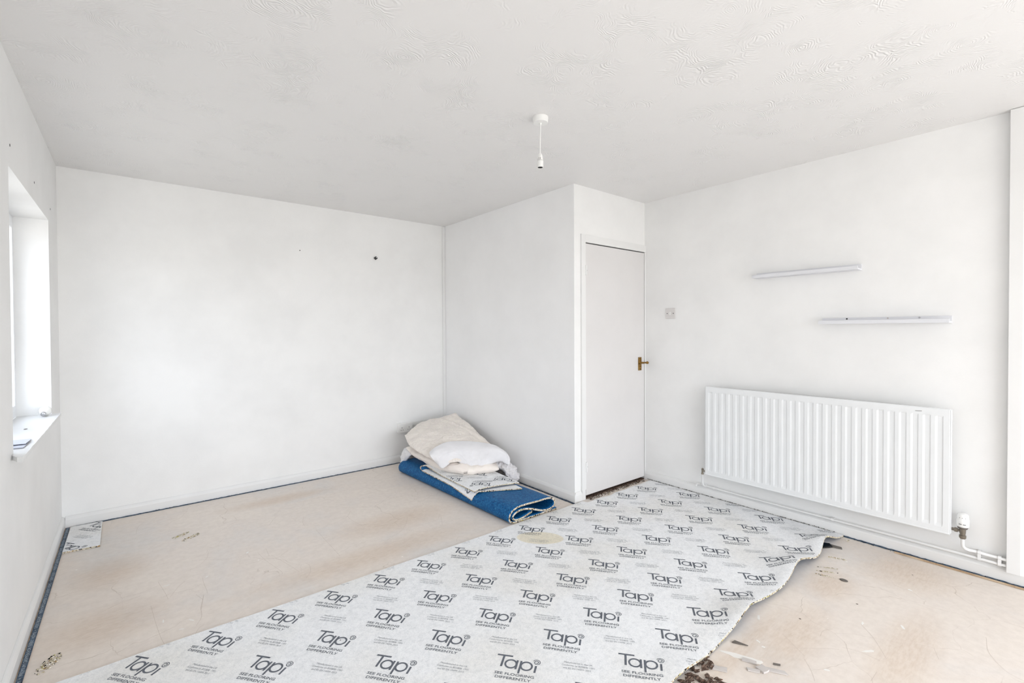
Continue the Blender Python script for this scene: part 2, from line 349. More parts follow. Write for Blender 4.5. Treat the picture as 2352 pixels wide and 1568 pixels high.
def puffy(bm, ctrl, th, n_=44, m_=60, wob=.006, freq=14, seed=0, power=4, crease=()):
    G = surf(ctrl, n_, m_); P, T = [], []
    for i in range(n_):
        pr, tr_ = [], []
        for j in range(m_):
            du = G[min(i+1, n_-1)][j]-G[max(i-1, 0)][j]; dv_ = G[i][min(j+1, m_-1)]-G[i][max(j-1, 0)]
            nn = du.cross(dv_).normalized()
            if nn.z < 0: nn = -nn
            s_, t_ = 2*i/(n_-1)-1, 2*j/(m_-1)-1
            h_ = th/2*math.sqrt(max(0, 1-abs(s_)**power))*math.sqrt(max(0, 1-abs(t_)**power))+.001
            w_ = noise.fractal(G[i][j]*freq+Vector((seed, 0, 0)), .8, 2, 3)*wob
            for ax_, ay_, bx_, by_, cw_, ch_ in crease:
                a_, b_ = Vector((ax_, ay_)), Vector((bx_, by_)); p2 = Vector((G[i][j].x, G[i][j].y)); ab = b_-a_
                f_ = max(0, min(1, (p2-a_).dot(ab)/ab.dot(ab))); w_ += ch_*math.exp(-((p2-a_-ab*f_).length/cw_)**2)*min(1, 4*f_+.2)
            pr.append(G[i][j]+nn*(h_+w_)); tr_.append(G[i][j]-nn*(h_-w_*.6))
        P.append(pr); T.append(tr_)
    return slabgrid(bm, P, T, 0, 0, 0)

# ------------------------------------------------------------------ room shell
bxo('floor', (L-.6, XR+.3, YF-.5, YB+.2, -.12, 0), 'floor', kind='structure')
FL = bpy.data.objects['floor']
bxo('ceiling', (L-.15, XR+.15, YF-.15, YB+.15, H, H+.12), 'ceiling', kind='structure')
b = B()
box(b, L-.22, L, YF-.15, WY0, 0, H); box(b, L-.22, L, WY1, YB+.15, 0, H)
box(b, L-.22, L, WY0, WY1, 0, WZ0); box(b, L-.22, L, WY0, WY1, WZ1, H)
obj('wall_left', b, 'wall', kind='structure')
bxo('wall_back', (L, XR+.15, YB, YB+.15, 0, H), 'wall', kind='structure')
b = box(B(), XP, XP+.088, YD, YB, 0, H); b.normal_update()
for f in b.faces:
    if max(v_.co.y for v_ in f.verts) < YD+.001: f.material_index = 1      # the short return towards the room keeps the wall paint without the added brightness
obj('wall_partition', b, ['partition', 'wall'], kind='structure')
b = B(); OX0, OX1, OZ = 2.700, 3.462, 1.978
box(b, XP+.088, OX0, YD, YD+.1, 0, H); box(b, OX0, OX1, YD, YD+.1, OZ, H); box(b, OX1, XR, YD, YD+.1, 0, H)
obj('wall_doorway', b, 'wall', kind='structure')
b = B(); RWY0, RWY1 = -3.1, -1.3  # opening for an extra window, added to brighten the left side
box(b, XR, XR+.15, YF-.15, RWY0, 0, H); box(b, XR, XR+.15, RWY1, YB, 0, H); box(b, XR, XR+.15, RWY0, RWY1, 0, FZ0); box(b, XR, XR+.15, RWY0, RWY1, FZ1, H)
obj('wall_right', b, 'wall', kind='structure')
portal('daylight_portal', (XR+.18, (RWY0+RWY1)/2, (FZ0+FZ1)/2), (0, math.pi/2, 0), FZ1-FZ0, RWY1-RWY0)
b = B()
box(b, L, FX0, YF-.15, YF, 0, H); box(b, FX1, XR, YF-.15, YF, 0, H); box(b, FX0, FX1, YF-.15, YF, 0, FZ0); box(b, FX0, FX1, YF-.15, YF, FZ1, H)
obj('wall_front', b, 'wall', kind='structure')

# skirting boards: chamfered profile swept along a straight run
def skirting(name, p0, p1, nrm, h=.076, t=.016):
    b = B(); p0, p1, nrm = Vector(p0), Vector(p1), Vector(nrm)
    prof = [(0, .001), (t, .001), (t, h-.022), (t-.003, h-.014), (.006, h-.002), (0, h)]
    rs = [[b.verts.new(p+nrm*(d_+.0005)+Vector((0, 0, z_))) for d_, z_ in prof] for p in (p0, p1)]
    k = len(prof)
    for i in range(k): b.faces.new((rs[0][i], rs[0][(i+1) % k], rs[1][(i+1) % k], rs[1][i]))
    b.faces.new(rs[0][::-1]); b.faces.new(rs[1]); bmesh.ops.recalc_face_normals(b, faces=b.faces)
    return obj(name, b, 'gloss', kind='structure')
skirting('baseboard_left', (L, YF+.02, 0), (L, YB-.001, 0), (1, 0, 0))
skirting('baseboard_back', (L+.017, YB, 0), (XP-.017, YB, 0), (0, -1, 0))
skirting('baseboard_partition', (XP, YB-.001, 0), (XP, YD-.017, 0), (-1, 0, 0))
skirting('baseboard_doorway', (XP, YD, 0), (2.655, YD, 0), (0, -1, 0))
skirting('baseboard_right', (XR, YD-.013, 0), (XR, YF+.02, 0), (-1, 0, 0))

# corner strip between back wall and partition, board near the right edge
bxo('trim_1', (XP-.034, XP-.001, YB-.012, YB-.001, .08, H-.002), 'gloss', kind='structure', bev=.003)
bxo('trim_2', (XR-.042, XR-.001, .202, .252, .062, H-.002), 'gloss', kind='structure', bev=.002)
# door lining
b = B(); box(b, 2.658, OX0+.004, YD-.013, YD-.0005, .078, 2.033); obj('trim_3', b, 'gloss', kind='structure')
b = B(); box(b, OX0+.0045, XR-.001, YD-.013, YD-.0005, OZ-.004, 2.033); obj('trim_4', b, 'gloss', kind='structure')
b = B(); box(b, OX1-.003, XR-.001, YD-.012, YD-.0005, .001, OZ-.005); obj('trim_5', b, 'gloss', kind='structure')
b = B(); box(b, 2.6605, OX0-.001, YD-.012, YD-.0005, .001, .0775); obj('trim_6', b, 'gloss', kind='structure')

# door: leaf, hinges, brass lever
d = thing('door_1', 'plain white flush door with aged brass lever in the recess beside the radiator wall', 'door', (3.08, YD, .0))
d['kind'] = 'structure'
obj('door_leaf', box(B(), 2.7065, 3.4545, YD-.009, YD+.028, .030, 1.966, bev=.002), 'door', d)
for z_ in (1.722, .212):
    b = B(); box(b, 2.7015, 2.718, YD-.0135, YD-.0092, z_, z_+.076); h1 = obj('hinge', b, 'gloss', d)
    b = B(); tube(b, [(2.7045, YD-.015, z_), (2.7045, YD-.015, z_+.037)], .0042, 10); tube(b, [(2.7045, YD-.015, z_+.0395), (2.7045, YD-.015, z_+.076)], .0042, 10); obj('hinge_pin', b, 'gloss', h1, smooth=True)
    b = B(); box(b, 2.7185, 2.721, YD-.0135, YD-.0092, z_+.036, z_+.040)
    obj('hinge_gap', b, 'black', h1)
hp = obj('handle_plate', box(B(), 3.368, 3.411, YD-.015, YD-.0092, .955, 1.068, bev=.002), 'brass', d, label='aged brass lever plate')
for z_ in (.967, 1.056):
    obj('screw', lathe(B(), (3.3895, YD-.0148, z_), [(.0035, 0), (.0035, .0015), (.002, .002)], 12, (0, -1, 0)), 'black', hp, smooth=True)
b = B(); lathe(b, (3.385, YD-.015, 1.022), [(.013, 0), (.013, .005), (.008, .008), (.008, .04), (.006, .043)], 18, (0, -1, 0)); obj('spindle_rose', b, 'brass', hp, smooth=True)
b = B(); tube(b, [(3.366, YD-.05, 1.019), (3.372, YD-.05, 1.020), (3.39, YD-.05, 1.022), (3.41, YD-.052, 1.022), (3.425, YD-.053, 1.021), (3.435, YD-.053, 1.021), (3.444, YD-.053, 1.020), (3.449, YD-.053, 1.020)],
              [.004, .006, .008, .0065, .008, .0125, .011, .004], 16)
obj('lever', b, 'brass', hp, smooth=True)

# ------------------------------------------------------------------ windows
def window(name, label, axis, plane, a0, a1, z0, z1, mull, flip):
    t = thing(name, label, 'window', (plane, (a0+a1)/2, z0) if axis == 'x' else ((a0+a1)/2, plane, z0)); t['kind'] = 'structure'
    def bb(u0_, u1_, za, zb, d0, d1, nm, mt, bev=.003, par=t):
        b_ = B()
        if axis == 'x': box(b_, plane+d0*flip if flip > 0 else plane-d1, plane+d1*flip if flip > 0 else plane-d0, u0_, u1_, za, zb, bev=bev)
        else: box(b_, u0_, u1_, plane-d1, plane-d0, za, zb, bev=bev)
        return obj(nm, b_, mt, par)
    w_ = .045
    fr_ = bb(a0, a0+w_, z0, z1, 0, .06, 'frame_side', 'upvc'); bb(a1-w_, a1, z0, z1, 0, .06, 'frame_side', 'upvc')
    bb(a0+w_, a1-w_, z0, z0+w_, 0, .06, 'frame_rail', 'upvc'); bb(a0+w_, a1-w_, z1-w_, z1, 0, .06, 'frame_rail', 'upvc')
    cuts = [a0+w_]+[x_ for m_ in mull for x_ in (m_-.03, m_+.03)]+[a1-w_]
    for m_ in mull: bb(m_-.03, m_+.03, z0+w_, z1-w_, 0, .06, 'mullion', 'upvc')
    for i in range(0, len(cuts), 2):
        s0, s1 = cuts[i], cuts[i+1]
        sash = bb(s0, s0+.03, z0+w_, z1-w_, -.006, .05, 'sash_stile', 'upvc'); bb(s1-.03, s1, z0+w_, z1-w_, -.006, .05, 'sash_stile', 'upvc')
        bb(s0+.03, s1-.03, z0+w_, z0+w_+.03, -.006, .05, 'sash_rail', 'upvc'); bb(s0+.03, s1-.03, z1-w_-.03, z1-w_, -.006, .05, 'sash_rail', 'upvc')
        bb(s0+.028, s1-.028, z0+w_+.028, z1-w_-.028, .022, .026, 'glass_pane', 'glass2' if axis == 'x' and plane < 0 else 'glass', 0)
    return t
window('window_1', 'white framed window in the deep recess of the left wall', 'x', L-.145, WY0, WY1, WZ0+.02, WZ1, [(WY0+WY1)/2], -1)
window('window_2', 'wide white framed window in the wall behind the viewpoint', 'y', YF-.06, FX0, FX1, FZ0, FZ1, [FX0+1.08, FX0+2.16], 1)
window('added_window', 'tall white framed window added unseen in the right wall to light the left side', 'x', XR+.145, RWY0, RWY1, FZ0, FZ1, [(RWY0+RWY1)/2], -1)  # unseen window, added to throw light on the left wall and floor
# sill: uneven front edge with a short horn past the recess
b = B(); top = []
ys = [2.60+(WY1+.006-2.60)*i/40 for i in range(41)]
fr_pts = []
for i, y_ in enumerate(ys):
    fr_pts.append((L+.040+.004*noise.noise(Vector((y_*9, 3, 0)))-(.003 if y_ < 2.64 else 0), y_))
poly = [(L+.0005, ys[-1])]+[(x_, y_) for x_, y_ in fr_pts[::-1]]+[(L+.022, 2.612), (L+.0005, 2.665)]
prism(b, poly, .803, .8215)
box(b, L-.144, L+.0005, WY0+.001, WY1-.001, .8005, .8215)
obj('trim_7', b, 'gloss', kind='structure')
b = B(); prism(b, [(-.411+.007*math.cos(k*math.pi/6), 3.345+.016*math.sin(k*math.pi/6)) for k in range(12)], .8216, .8222)
obj('screw_hole', b, 'slate', bpy.data.objects['trim_7'], label='small dark screw hole')
# things on the sill
t = thing('light_bulb', 'white globe light bulb lying on the far end of the window sill', 'light bulb', (-.388, 3.79, .8217))
ax = Vector((-.12, -1, -.34)).normalized(); cb = Vector((-.386, 3.80, .8217+.0285))
prof = [(.001, -.029)]+[(.0275*math.sin(a_), -.0275*math.cos(a_)) for a_ in [k*math.pi/14 for k in range(1, 11)]]+[(.0165, .026), (.014, .030), (.0138, .033)]
obj('globe', lathe(B(), cb, prof, 28, ax), 'bulb', t, smooth=True)
obj('bayonet_cap', lathe(B(), cb, [(.0110, .0332), (.0110, .046), (.008, .048), (.0075, .0465), (.003, .0465)], 20, ax), 'chrome', t, smooth=True)
t = thing('leaflet', 'folded grey leaflet lying on the near part of the window sill', 'leaflet', (-.40, 2.9, .8217))
def wedge(y0, y1, za0, za1, zb, dx=0):
    b_ = B(); n_ = 10; P = []; T = []
    for i in range(n_+1):
        f = i/n_; y_ = y0+(y1-y0)*f; z_ = .8217+za0+(za1-za0)*f+.002*math.sin(f*3.1)
        P.append([(L-.12+dx, y_+.01, z_+.0012), (L+.018-abs(f-.5)*.006, y_-.005, z_+.0012)]); T.append([(L-.12+dx, y_+.01, z_+zb), (L+.018-abs(f-.5)*.006, y_-.005, z_+zb)])
    return slabgrid(b_, P, T, 0, 0, 0)
obj('bottom_sheet', wedge(2.80, 2.93, .0008, .0008, 0), 'leaflet', t, smooth=True)
obj('top_sheet', wedge(2.86, 3.01, .008, .0028, 0, .004), 'leaflet', t, smooth=True)
obj('fold_spine', wedge(2.80, 2.815, .0035, .003, 0, .002), 'leaflet', t)

# fixings and marks on the walls
def wallhole(p, nrm, r_, name='screw_hole', par='wall_left'):
    b_ = B(); n_ = Vector(nrm); p = Vector(p); lathe(b_, p, [(r_*1.1, .0002), (r_, .0012), (r_*.3, .0008)], 8, n_)
    obj(name, b_, 'black', bpy.data.objects[par])
for y_, z_ in ((2.741, 2.057), (3.357, 2.059), (3.967, 2.049)):
    wallhole((L, y_, z_), (1, 0, 0), .0055)
wallhole((1.144, YB, 2.001), (0, -1, 0), .004, par='wall_back')
t = thing('wall_fixing', 'small black square fixing high on the back wall', 'fixing', (1.822, YB, 1.997))
b = B(); box(b, 1.810, 1.834, YB-.020, YB-.0005, 1.985, 2.009, bev=.002)
for v_ in b.verts:
    q = Vector((v_.co.x-1.822, 0, v_.co.z-1.997)); a_ = math.radians(40); v_.co.x = 1.822+q.x*math.cos(a_)-q.z*math.sin(a_); v_.co.z = 1.997+q.x*math.sin(a_)+q.z*math.cos(a_)
obj('body', b, 'black', t); obj('screw', lathe(B(), (1.824, YB-.0202, 2.001), [(.005, 0), (.005, .002), (.003, .003)], 12, (0, -1, 0)), 'chrome', t, smooth=True)

# ------------------------------------------------------------------ light switch, sockets
t = thing('light_switch', 'single white light switch on the wall right of the door', 'light switch', (XR, 2.183, 1.438))
obj('face_plate', box(B(), XR-.009, XR-.0005, 2.139, 2.227, 1.394, 1.481, bev=.003), 'switchp', t)
b = B(); box(b, XR-.0135, XR-.0092, 2.176, 2.190, 1.424, 1.450, bev=.0015)
for v_ in b.verts:
    if v_.co.x < XR-.0115: v_.co.x += (v_.co.z-1.424)/.026*.0028
obj('rocker', b, 'plastic', t)
for y_ in (2.155, 2.211): obj('screw', lathe(B(), (XR-.0091, y_, 1.4375), [(.0038, 0), (.0038, .0012), (.002, .0015)], 12, (-1, 0, 0)), 'black', t, smooth=True)

t = thing('power_socket', 'white double power socket on the back wall behind the piled bedding', 'power socket', (2.1, YB, .345))
obj('back_box', box(B(), 2.030, 2.176, YB-.030, YB-.0005, .302, .388, bev=.002), 'plastic', t)
obj('face_plate', box(B(), 2.028, 2.178, YB-.040, YB-.0305, .300, .390, bev=.003), 'plastic', t)
for x0_ in (2.066, 2.140):
    for dx, dz, w_, h_ in ((0, .012, .004, .009), (-.011, -.010, .0065, .004), (.011, -.010, .0065, .004)):
        b = B(); box(b, x0_+dx-w_/2, x0_+dx+w_/2, YB-.0412, YB-.0402, .335+dz-h_/2, .335+dz+h_/2); obj('pin_slot', b, 'dark', t)
for x0_ in (2.094, 2.112):
    obj('rocker', box(B(), x0_-.006, x0_+.006, YB-.044, YB-.0402, .355, .375, bev=.001), 'plastic', t)
t = thing('cable_trunking', 'short white cable trunking running right from the double socket', 'trunking', (2.25, YB, .37))
obj('channel', box(B(), 2.180, 2.552, YB-.0145, YB-.0005, .354, .385, bev=.001), 'plastic', t)
obj('lid', box(B(), 2.180, 2.552, YB-.018, YB-.0148, .352, .387, bev=.001), 'plastic', t)

# ------------------------------------------------------------------ pendant light
PX, PY = 1.652, 1.788
t = thing('pendant_light', 'white ceiling pendant holder with no bulb hanging on a short flex', 'ceiling light', (PX, PY, H))
obj('ceiling_rose', lathe(B(), (PX, PY, H-.0005), [(.041, 0), (.041, -.006), (.0395, -.026), (.037, -.029), (.010, -.0295)], 40), 'plastic', t, smooth=True)
obj('cord_grip', lathe(B(), (PX, PY, H-.030), [(.006, 0), (.006, -.006), (.004, -.010)], 16), 'plastic', t, smooth=True)
obj('flex', tube(B(), [(PX, PY, H-.038), (PX-.001, PY, H-.09), (PX-.003, PY, H-.14), (PX-.003, PY, H-.190)], .0028, 10), 'plastic', t, smooth=True)
hx = PX-.003
h_ = obj('lamp_holder', lathe(B(), (hx, PY, 2.214), [(.004, 0), (.009, -.003), (.0125, -.012), (.0145, -.034), (.0145, -.036)], 28), 'plastic', t, smooth=True)
obj('joint_ring', lathe(B(), (hx, PY, 2.178), [(.0140, .0), (.0140, -.0016)], 28), 'slate', h_)
for a_ in (3.6, 4.1, 0.6, 2.1): obj('vent_slot', lathe(B(), (hx+.0142*math.cos(a_), PY+.0142*math.sin(a_), 2.1805), [(.0012, 0), (.0012, .009)], 8), 'slate', h_)
b = B(); prof = [(.0155, 2.1762), (.0165, 2.172), (.0160, 2.146), (.0165, 2.142), (.0135, 2.142), (.0130, 2.160), (.001, 2.161)]
obj('shade_ring', lathe(b, (hx, PY, 0), prof, 32), 'plastic', t, smooth=True)
obj('socket_interior', lathe(B(), (hx, PY, 2.1428), [(.0133, 0), (.0125, .003), (.001, .0035)], 24), 'dark', t)

# ------------------------------------------------------------------ picture ledges
def ledge(y0, y1, z0, label, loc):
    t = thing('picture_ledge', label, 'shelf', (XR, (y0+y1)/2, z0), 'narrow picture ledges on the radiator wall')
    obj('back_plate', box(B(), XR-.012, XR-.0005, y0, y1, z0, z0+.039, bev=.001), 'shelf', t)
    obj('bottom_board', box(B(), XR-.078, XR-.0122, y0, y1, z0, z0+.010), 'shelf', t)
    obj('front_lip', box(B(), XR-.086, XR-.0782, y0, y1, z0, z0+.022, bev=.001), 'shelf', t)
    return t
ledge(.874, 1.492, 1.661, 'upper pale grey picture ledge, nearer to the light switch', 0)
t = ledge(.466, 1.082, 1.334, 'lower pale grey picture ledge, directly above the right half of the radiator', 0)
for y_, mm in ((.948, 'black'), (.744, 'chipgrey'), (.601, 'chrome')):
    obj('screw', lathe(B(), (XR-.0122, y_, 1.3655), [(.0045, 0), (.0045, .0014), (.002, .002)], 12, (-1, 0, 0)), mm, t, smooth=True)

# ------------------------------------------------------------------ radiator
RY0, RY1, RZ0, RZ1, RX = .457, 1.829, .203, .871, XR-.100
t = thing('radiator', 'long white panel radiator mounted on the right wall', 'radiator', (XR-.05, (RY0+RY1)/2, RZ0))
pit = .0515
ysamp = [RY0, RY0+.004, RY0+.012]
zs = [RZ0, RZ0+.004, RZ0+.030, RZ0+.038, RZ0+.05, .5, RZ1-.052, RZ1-.045, RZ1-.036, RZ1-.004, RZ1]
dep = {}
y_ = 1.806
cols = []
while y_ - pit > RY0+.008:
    for o__, dd in ((0, 0), (-.010, 1), (-.029, 1), (-.0345, 0)): cols.append((y_+o__, dd))
    y_ -= pit
cols = [(RY1, 0), (RY1-.003, 0)]+cols+[(RY0+.003, 0), (RY0, 0)]
b = B(); G = []
for z_ in zs:
    row = []
    f = 0 if (z_ <= RZ0+.030 or z_ >= RZ1-.036) else (1 if RZ0+.04 < z_ < RZ1-.044 else .55)
    edge_z = z_ in (RZ0, RZ1)
    for (yy, dd) in cols:
        edge = edge_z or yy in (RY0, RY1)
        row.append(b.verts.new((RX+(.0035 if edge else 0)+dd*f*.0030, yy, z_)))
    G.append(row)
for i in range(len(zs)-1):
    for j in range(len(cols)-1): b.faces.new((G[i][j], G[i][j+1], G[i+1][j+1], G[i+1][j]))
# back of the front panel so that it has thickness
G2 = [[b.verts.new((RX+.016, yy, z_)) for yy in (RY1, RY0)] for z_ in (RZ0, RZ1)]
b.faces.new((G2[0][0], G2[1][0], G2[1][1], G2[0][1]))
b.faces.new(G[0][::-1]+[G2[0][0], G2[0][1]][::1]) if False else None
b.faces.new([G[0][j] for j in range(len(cols))]+[G2[0][1], G2[0][0]]); b.faces.new([G[-1][j] for j in range(len(cols))]+[G2[1][1], G2[1][0]])
b.faces.new([G[i][0] for i in range(len(zs))]+[G2[1][0], G2[0][0]]); b.faces.new([G[i][-1] for i in range(len(zs))]+[G2[1][1], G2[0][1]])
bmesh.ops.recalc_face_normals(b, faces=b.faces)
obj('front_panel', b, 'radw', t)
b = B()
k = RY0+.05
while k < RY1-.06:
    box(b, RX+.0165, RX+.048, k, k+.0012, RZ0+.04, RZ1-.03); k += .0258
o = obj('convector_fins', b, 'radw', t, kind='stuff')
b = B(); tube(b, [(RX+.0045, RY0+.001, RZ0+.002), (RX+.0045, RY1-.001, RZ0+.002)], .0062, 12); obj('bottom_seam', b, 'radw', t, smooth=True)
for yy in (RY0+.22, RY1-.22): bxo('wall_bracket', (RX+.0165, XR-.0005, yy-.012, yy+.012, RZ0+.05, RZ1-.06), 'radw', t)
for yy in (RY0-.0035, RY1+.0005): bxo('end_cap', (RX+.003, RX+.030, yy, yy+.003, RZ0+.004, RZ1-.002), 'radw', t, bev=.001)
for yy in (RY0, RY1-.014): bxo('side_tapping', (RX+.016, RX+.045, yy, yy+.014, RZ0+.012, RZ0+.045), 'radw', t)
sc = B(); tube(sc, [(RX-.0012, .601, .848), (RX-.0014, .59, .8475), (RX-.0012, .573, .8495)], .0012, 6); obj('scratch', sc, 'slate', t, label='short dark scratch near the upper right corner')
# left lockshield valve
vx = XR-.060
v1 = obj('lockshield_valve', tube(B(), [(vx, 1.872, .185), (vx, 1.872, .192), (vx, 1.872, .2), (vx, 1.872, .214), (vx, 1.872, .226), (vx, 1.872, .232)], [.0095, .0095, .0075, .0075, .009, .005], 14), 'nickel', t, smooth=True, label='tarnished metal lockshield valve')
obj('valve_tail', tube(B(), [(vx, 1.868, .214), (vx, 1.853, .214), (vx, 1.852, .214), (vx, 1.842, .214), (vx, 1.841, .214), (vx, 1.830, .214)], [.0065, .0065, .010, .010, .006, .006], 12), 'nickel', v1, smooth=True)
# thermostatic valve on the right
vy = .411
v2 = obj('thermostatic_head', lathe(B(), (vx, vy, .2505), [(.022, 0), (.0255, .004), (.0265, .030), (.0265, .038), (.0245, .042), (.0235, .060), (.021, .067), (.014, .071), (.004, .072)], 32), 'plastic', t, smooth=True)
for a_ in (3.5, 2.9): 
    c_ = Vector((vx+.0266*math.cos(a_), vy+.0266*math.sin(a_), .268)); b = B(); s_ = Vector((-math.sin(a_), math.cos(a_), 0)); n_ = Vector((math.cos(a_), math.sin(a_), 0))
    vs_ = [b.verts.new(c_+s_*p_+Vector((0, 0, q_))+n_*.0004) for p_, q_ in ((-.006, -.0015), (.006, -.0015), (.006, .0015), (-.006, .0015))]; b.faces.new(vs_); obj('slot', b, 'dark', v2)
for a_ in (3.7, 3.2, 2.75):
    obj('number_mark', lathe(B(), (vx+.0238*math.cos(a_), vy+.0238*math.sin(a_), .301), [(.0016, 0), (.0016, .0012)], 6, (math.cos(a_), math.sin(a_), 0)), 'slate', v2)
obj('collar', lathe(B(), (vx, vy, .238), [(.021, .0115), (.0215, .009), (.0195, .003), (.016, 0)], 24), 'slate', v2, smooth=True)
obj('valve_body', tube(B(), [(vx, vy, .239), (vx, vy, .222), (vx, vy, .205), (vx, vy, .204), (vx, vy, .192), (vx, vy, .186)], [.0135, .013, .011, .0145, .0145, .011], 14), 'nickel', t, smooth=True, label='tarnished metal valve body')
obj('valve_tail', tube(B(), [(vx, vy+.006, .226), (vx, vy+.018, .226), (vx, vy+.019, .226), (vx, vy+.032, .226), (vx, vy+.033, .226), (vx, vy+.046, .226)], [.007, .007, .0115, .0115, .008, .0075], 14), 'nickel', t, smooth=True)

# pipes
px_ = XR-.030; pr = .0075
t = thing('heating_pipe', 'white painted pipe from the left valve running low along the right wall', 'pipe', (px_, 1.87, .09))
b = B(); tube(b, [(px_, 1.925, .090), (px_, 1.6, .089), (px_, 1.0, .092), (px_, .6, .093), (px_, .2525, .092)], pr, 14); obj('long_pipe', b, 'gloss', t, smooth=True)
b = B(); tube(b, [(vx, 1.872, .186), (vx, 1.872, .12), (vx+.006, 1.872, .105), (vx+.018, 1.872, .093), (px_, 1.872, .090)], pr, 14); obj('riser', b, 'gloss', t, smooth=True)
b = B(); tube(b, [(px_, 1.935, .090), (px_, 1.905, .090)], .0105, 14); tube(b, [(px_, 1.888, .090), (px_, 1.856, .090)], .0105, 14); obj('tee_fitting', b, 'gloss', t, smooth=True)
b = B(); tube(b, [(px_-.004, 1.926, .094), (px_-.018, 1.93, .082), (px_-.022, 1.931, .076)], .006, 10); obj('drain_stub', b, 'gloss', t, smooth=True)
t = thing('heating_pipe', 'short white painted pipe bending from the thermostatic valve to the boarding', 'pipe', (px_, .41, .12))
b = B(); pts = [(vx, vy, .187), (vx, vy, .160), (vx+.002, vy-.001, .146), (vx+.008, vy-.008, .134), (vx+.018, vy-.022, .127), (px_, vy-.042, .1245), (px_, .2525, .1215)]
tube(b, pts, .0078, 14); obj('bent_pipe', b, 'gloss', t, smooth=True)
def clip(y_, zc, label):
    b_ = B()
    for z_ in zc:
        tube(b_, [(px_, y_-.0065, z_), (px_, y_+.0065, z_)], .0105, 16)
        box(b_, px_+.006, XR-.0005, y_-.0065, y_+.0065, z_-.007, z_+.007)
    if len(zc) > 1: box(b_, px_-.0085, px_+.009, y_-.0065, y_+.0065, zc[0], zc[1])
    obj('pipe_clip', b_, 'gloss', origin=(XR, y_, zc[0]), smooth=True, label=label, cat='pipe clip', group='pipe clips along the right wall')
clip(1.80, (.0895,), 'white pipe clip nearest the left radiator valve')
clip(1.015, (.0925,), 'white pipe clip holding the single pipe below the radiator middle')
clip(.350, (.0925, .1240), 'double white pipe clip just right of the valve pipe bend')
clip(.276, (.0920, .1225), 'double white pipe clip beside the vertical board')

# ------------------------------------------------------------------ print geometry (flat ink shapes)
def text_mesh(s, size, bold=0):
    cu = bpy.data.curves.new('t', 'FONT'); cu.body = s; cu.size = size; cu.align_x = 'LEFT'; cu.resolution_u = 2; cu.offset = bold
    o_t = bpy.data.objects.new('t', cu); COL.objects.link(o_t); bpy.context.view_layer.update()
    me = bpy.data.meshes.new_from_object(o_t.evaluated_get(bpy.context.evaluated_depsgraph_get()))
    V = [(v_.co.x, v_.co.y) for v_ in me.vertices]; Fc = [tuple(p.vertices) for p in me.polygons]
    bpy.data.objects.remove(o_t); bpy.data.curves.remove(cu); bpy.data.meshes.remove(me); return V, Fc
def fit(VF, u0_, u1_, vb, hh):
    V, Fc = VF; xs = [v_[0] for v_ in V]; y1_ = max(v_[1] for v_ in V)
    a_ = (u1_-u0_)/(max(xs)-min(xs)); c_ = hh/y1_
    return [((v_[0]-min(xs))*a_+u0_, v_[1]*c_+vb) for v_ in V], Fc
def stroke(pts, w_):
    V, Fc = [], []
    for i, p in enumerate(pts):
        a_, b_ = pts[max(i-1, 0)], pts[min(i+1, len(pts)-1)]; dx, dy = b_[0]-a_[0], b_[1]-a_[1]; l_ = math.hypot(dx, dy) or 1
        wi = w_[i] if isinstance(w_, list) else w_
        V += [(p[0]-dy/l_*wi/2, p[1]+dx/l_*wi/2), (p[0]+dy/l_*wi/2, p[1]-dx/l_*wi/2)]
        if i: Fc.append((2*i-2, 2*i-1, 2*i+1, 2*i))
    return V, Fc
def line(a_, b_, w_, n_=4): return stroke([(a_[0]+(b_[0]-a_[0])*i/n_, a_[1]+(b_[1]-a_[1])*i/n_) for i in range(n_+1)], w_)
def arc(c_, r_, w_, a0=0, a1=2*math.pi, n_=26): return stroke([(c_[0]+r_*math.cos(a0+(a1-a0)*i/n_), c_[1]+r_*math.sin(a0+(a1-a0)*i/n_)) for i in range(n_+1)], w_)
def join(L_):
    V, Fc = [], []
    for v_, f in L_:
        k_ = len(V); V += v_; Fc += [tuple(i+k_ for i in q) for q in f]
    return V, Fc
sw = .0078
sp_pts = [(.1605+(.0155-.0118*i/40)*math.cos(2.75-i/40*math.pi*3.5), -.0195+(.0155-.0118*i/40)*math.sin(2.75-i/40*math.pi*3.5)) for i in range(41)]
LOGO = join([line((0, -.004), (.062, -.004), sw, 5), line((.0275, -.0075), (.0270, -.0655), sw+.0006),
             arc((.0620, -.0455),   .0218, sw-.0006), line((.0850, -.0215), (.0850, -.0705), sw),
             line((.1000, -.0225), (.0995, -.0900), sw), arc((.1235, -.0470),   .0218, sw-.0006),
             line((.1600, -.0385), (.1590, -.0755), sw, 2), stroke(sp_pts, [.0024+.0012*i/40 for i in range(41)])])
TAG = join([fit(text_mesh('SEE FLOORING', .02, .00022), .010, .162, -.1060, .0125), fit(text_mesh('DIFFERENTLY', .02, .00022), .017, .153, -.1265, .0125)])
MARK = join([LOGO, TAG])
NOTE = join([fit(text_mesh('Manufactured in the UK', .012), .107, .217, -.1890, .0095), fit(text_mesh('Conforms to BS5808: 1991', .012), .099, .225, -.2045, .0095), fit(text_mesh('and BS EN 14499: 2015', .012), .106, .212, -.2200, .0095)])
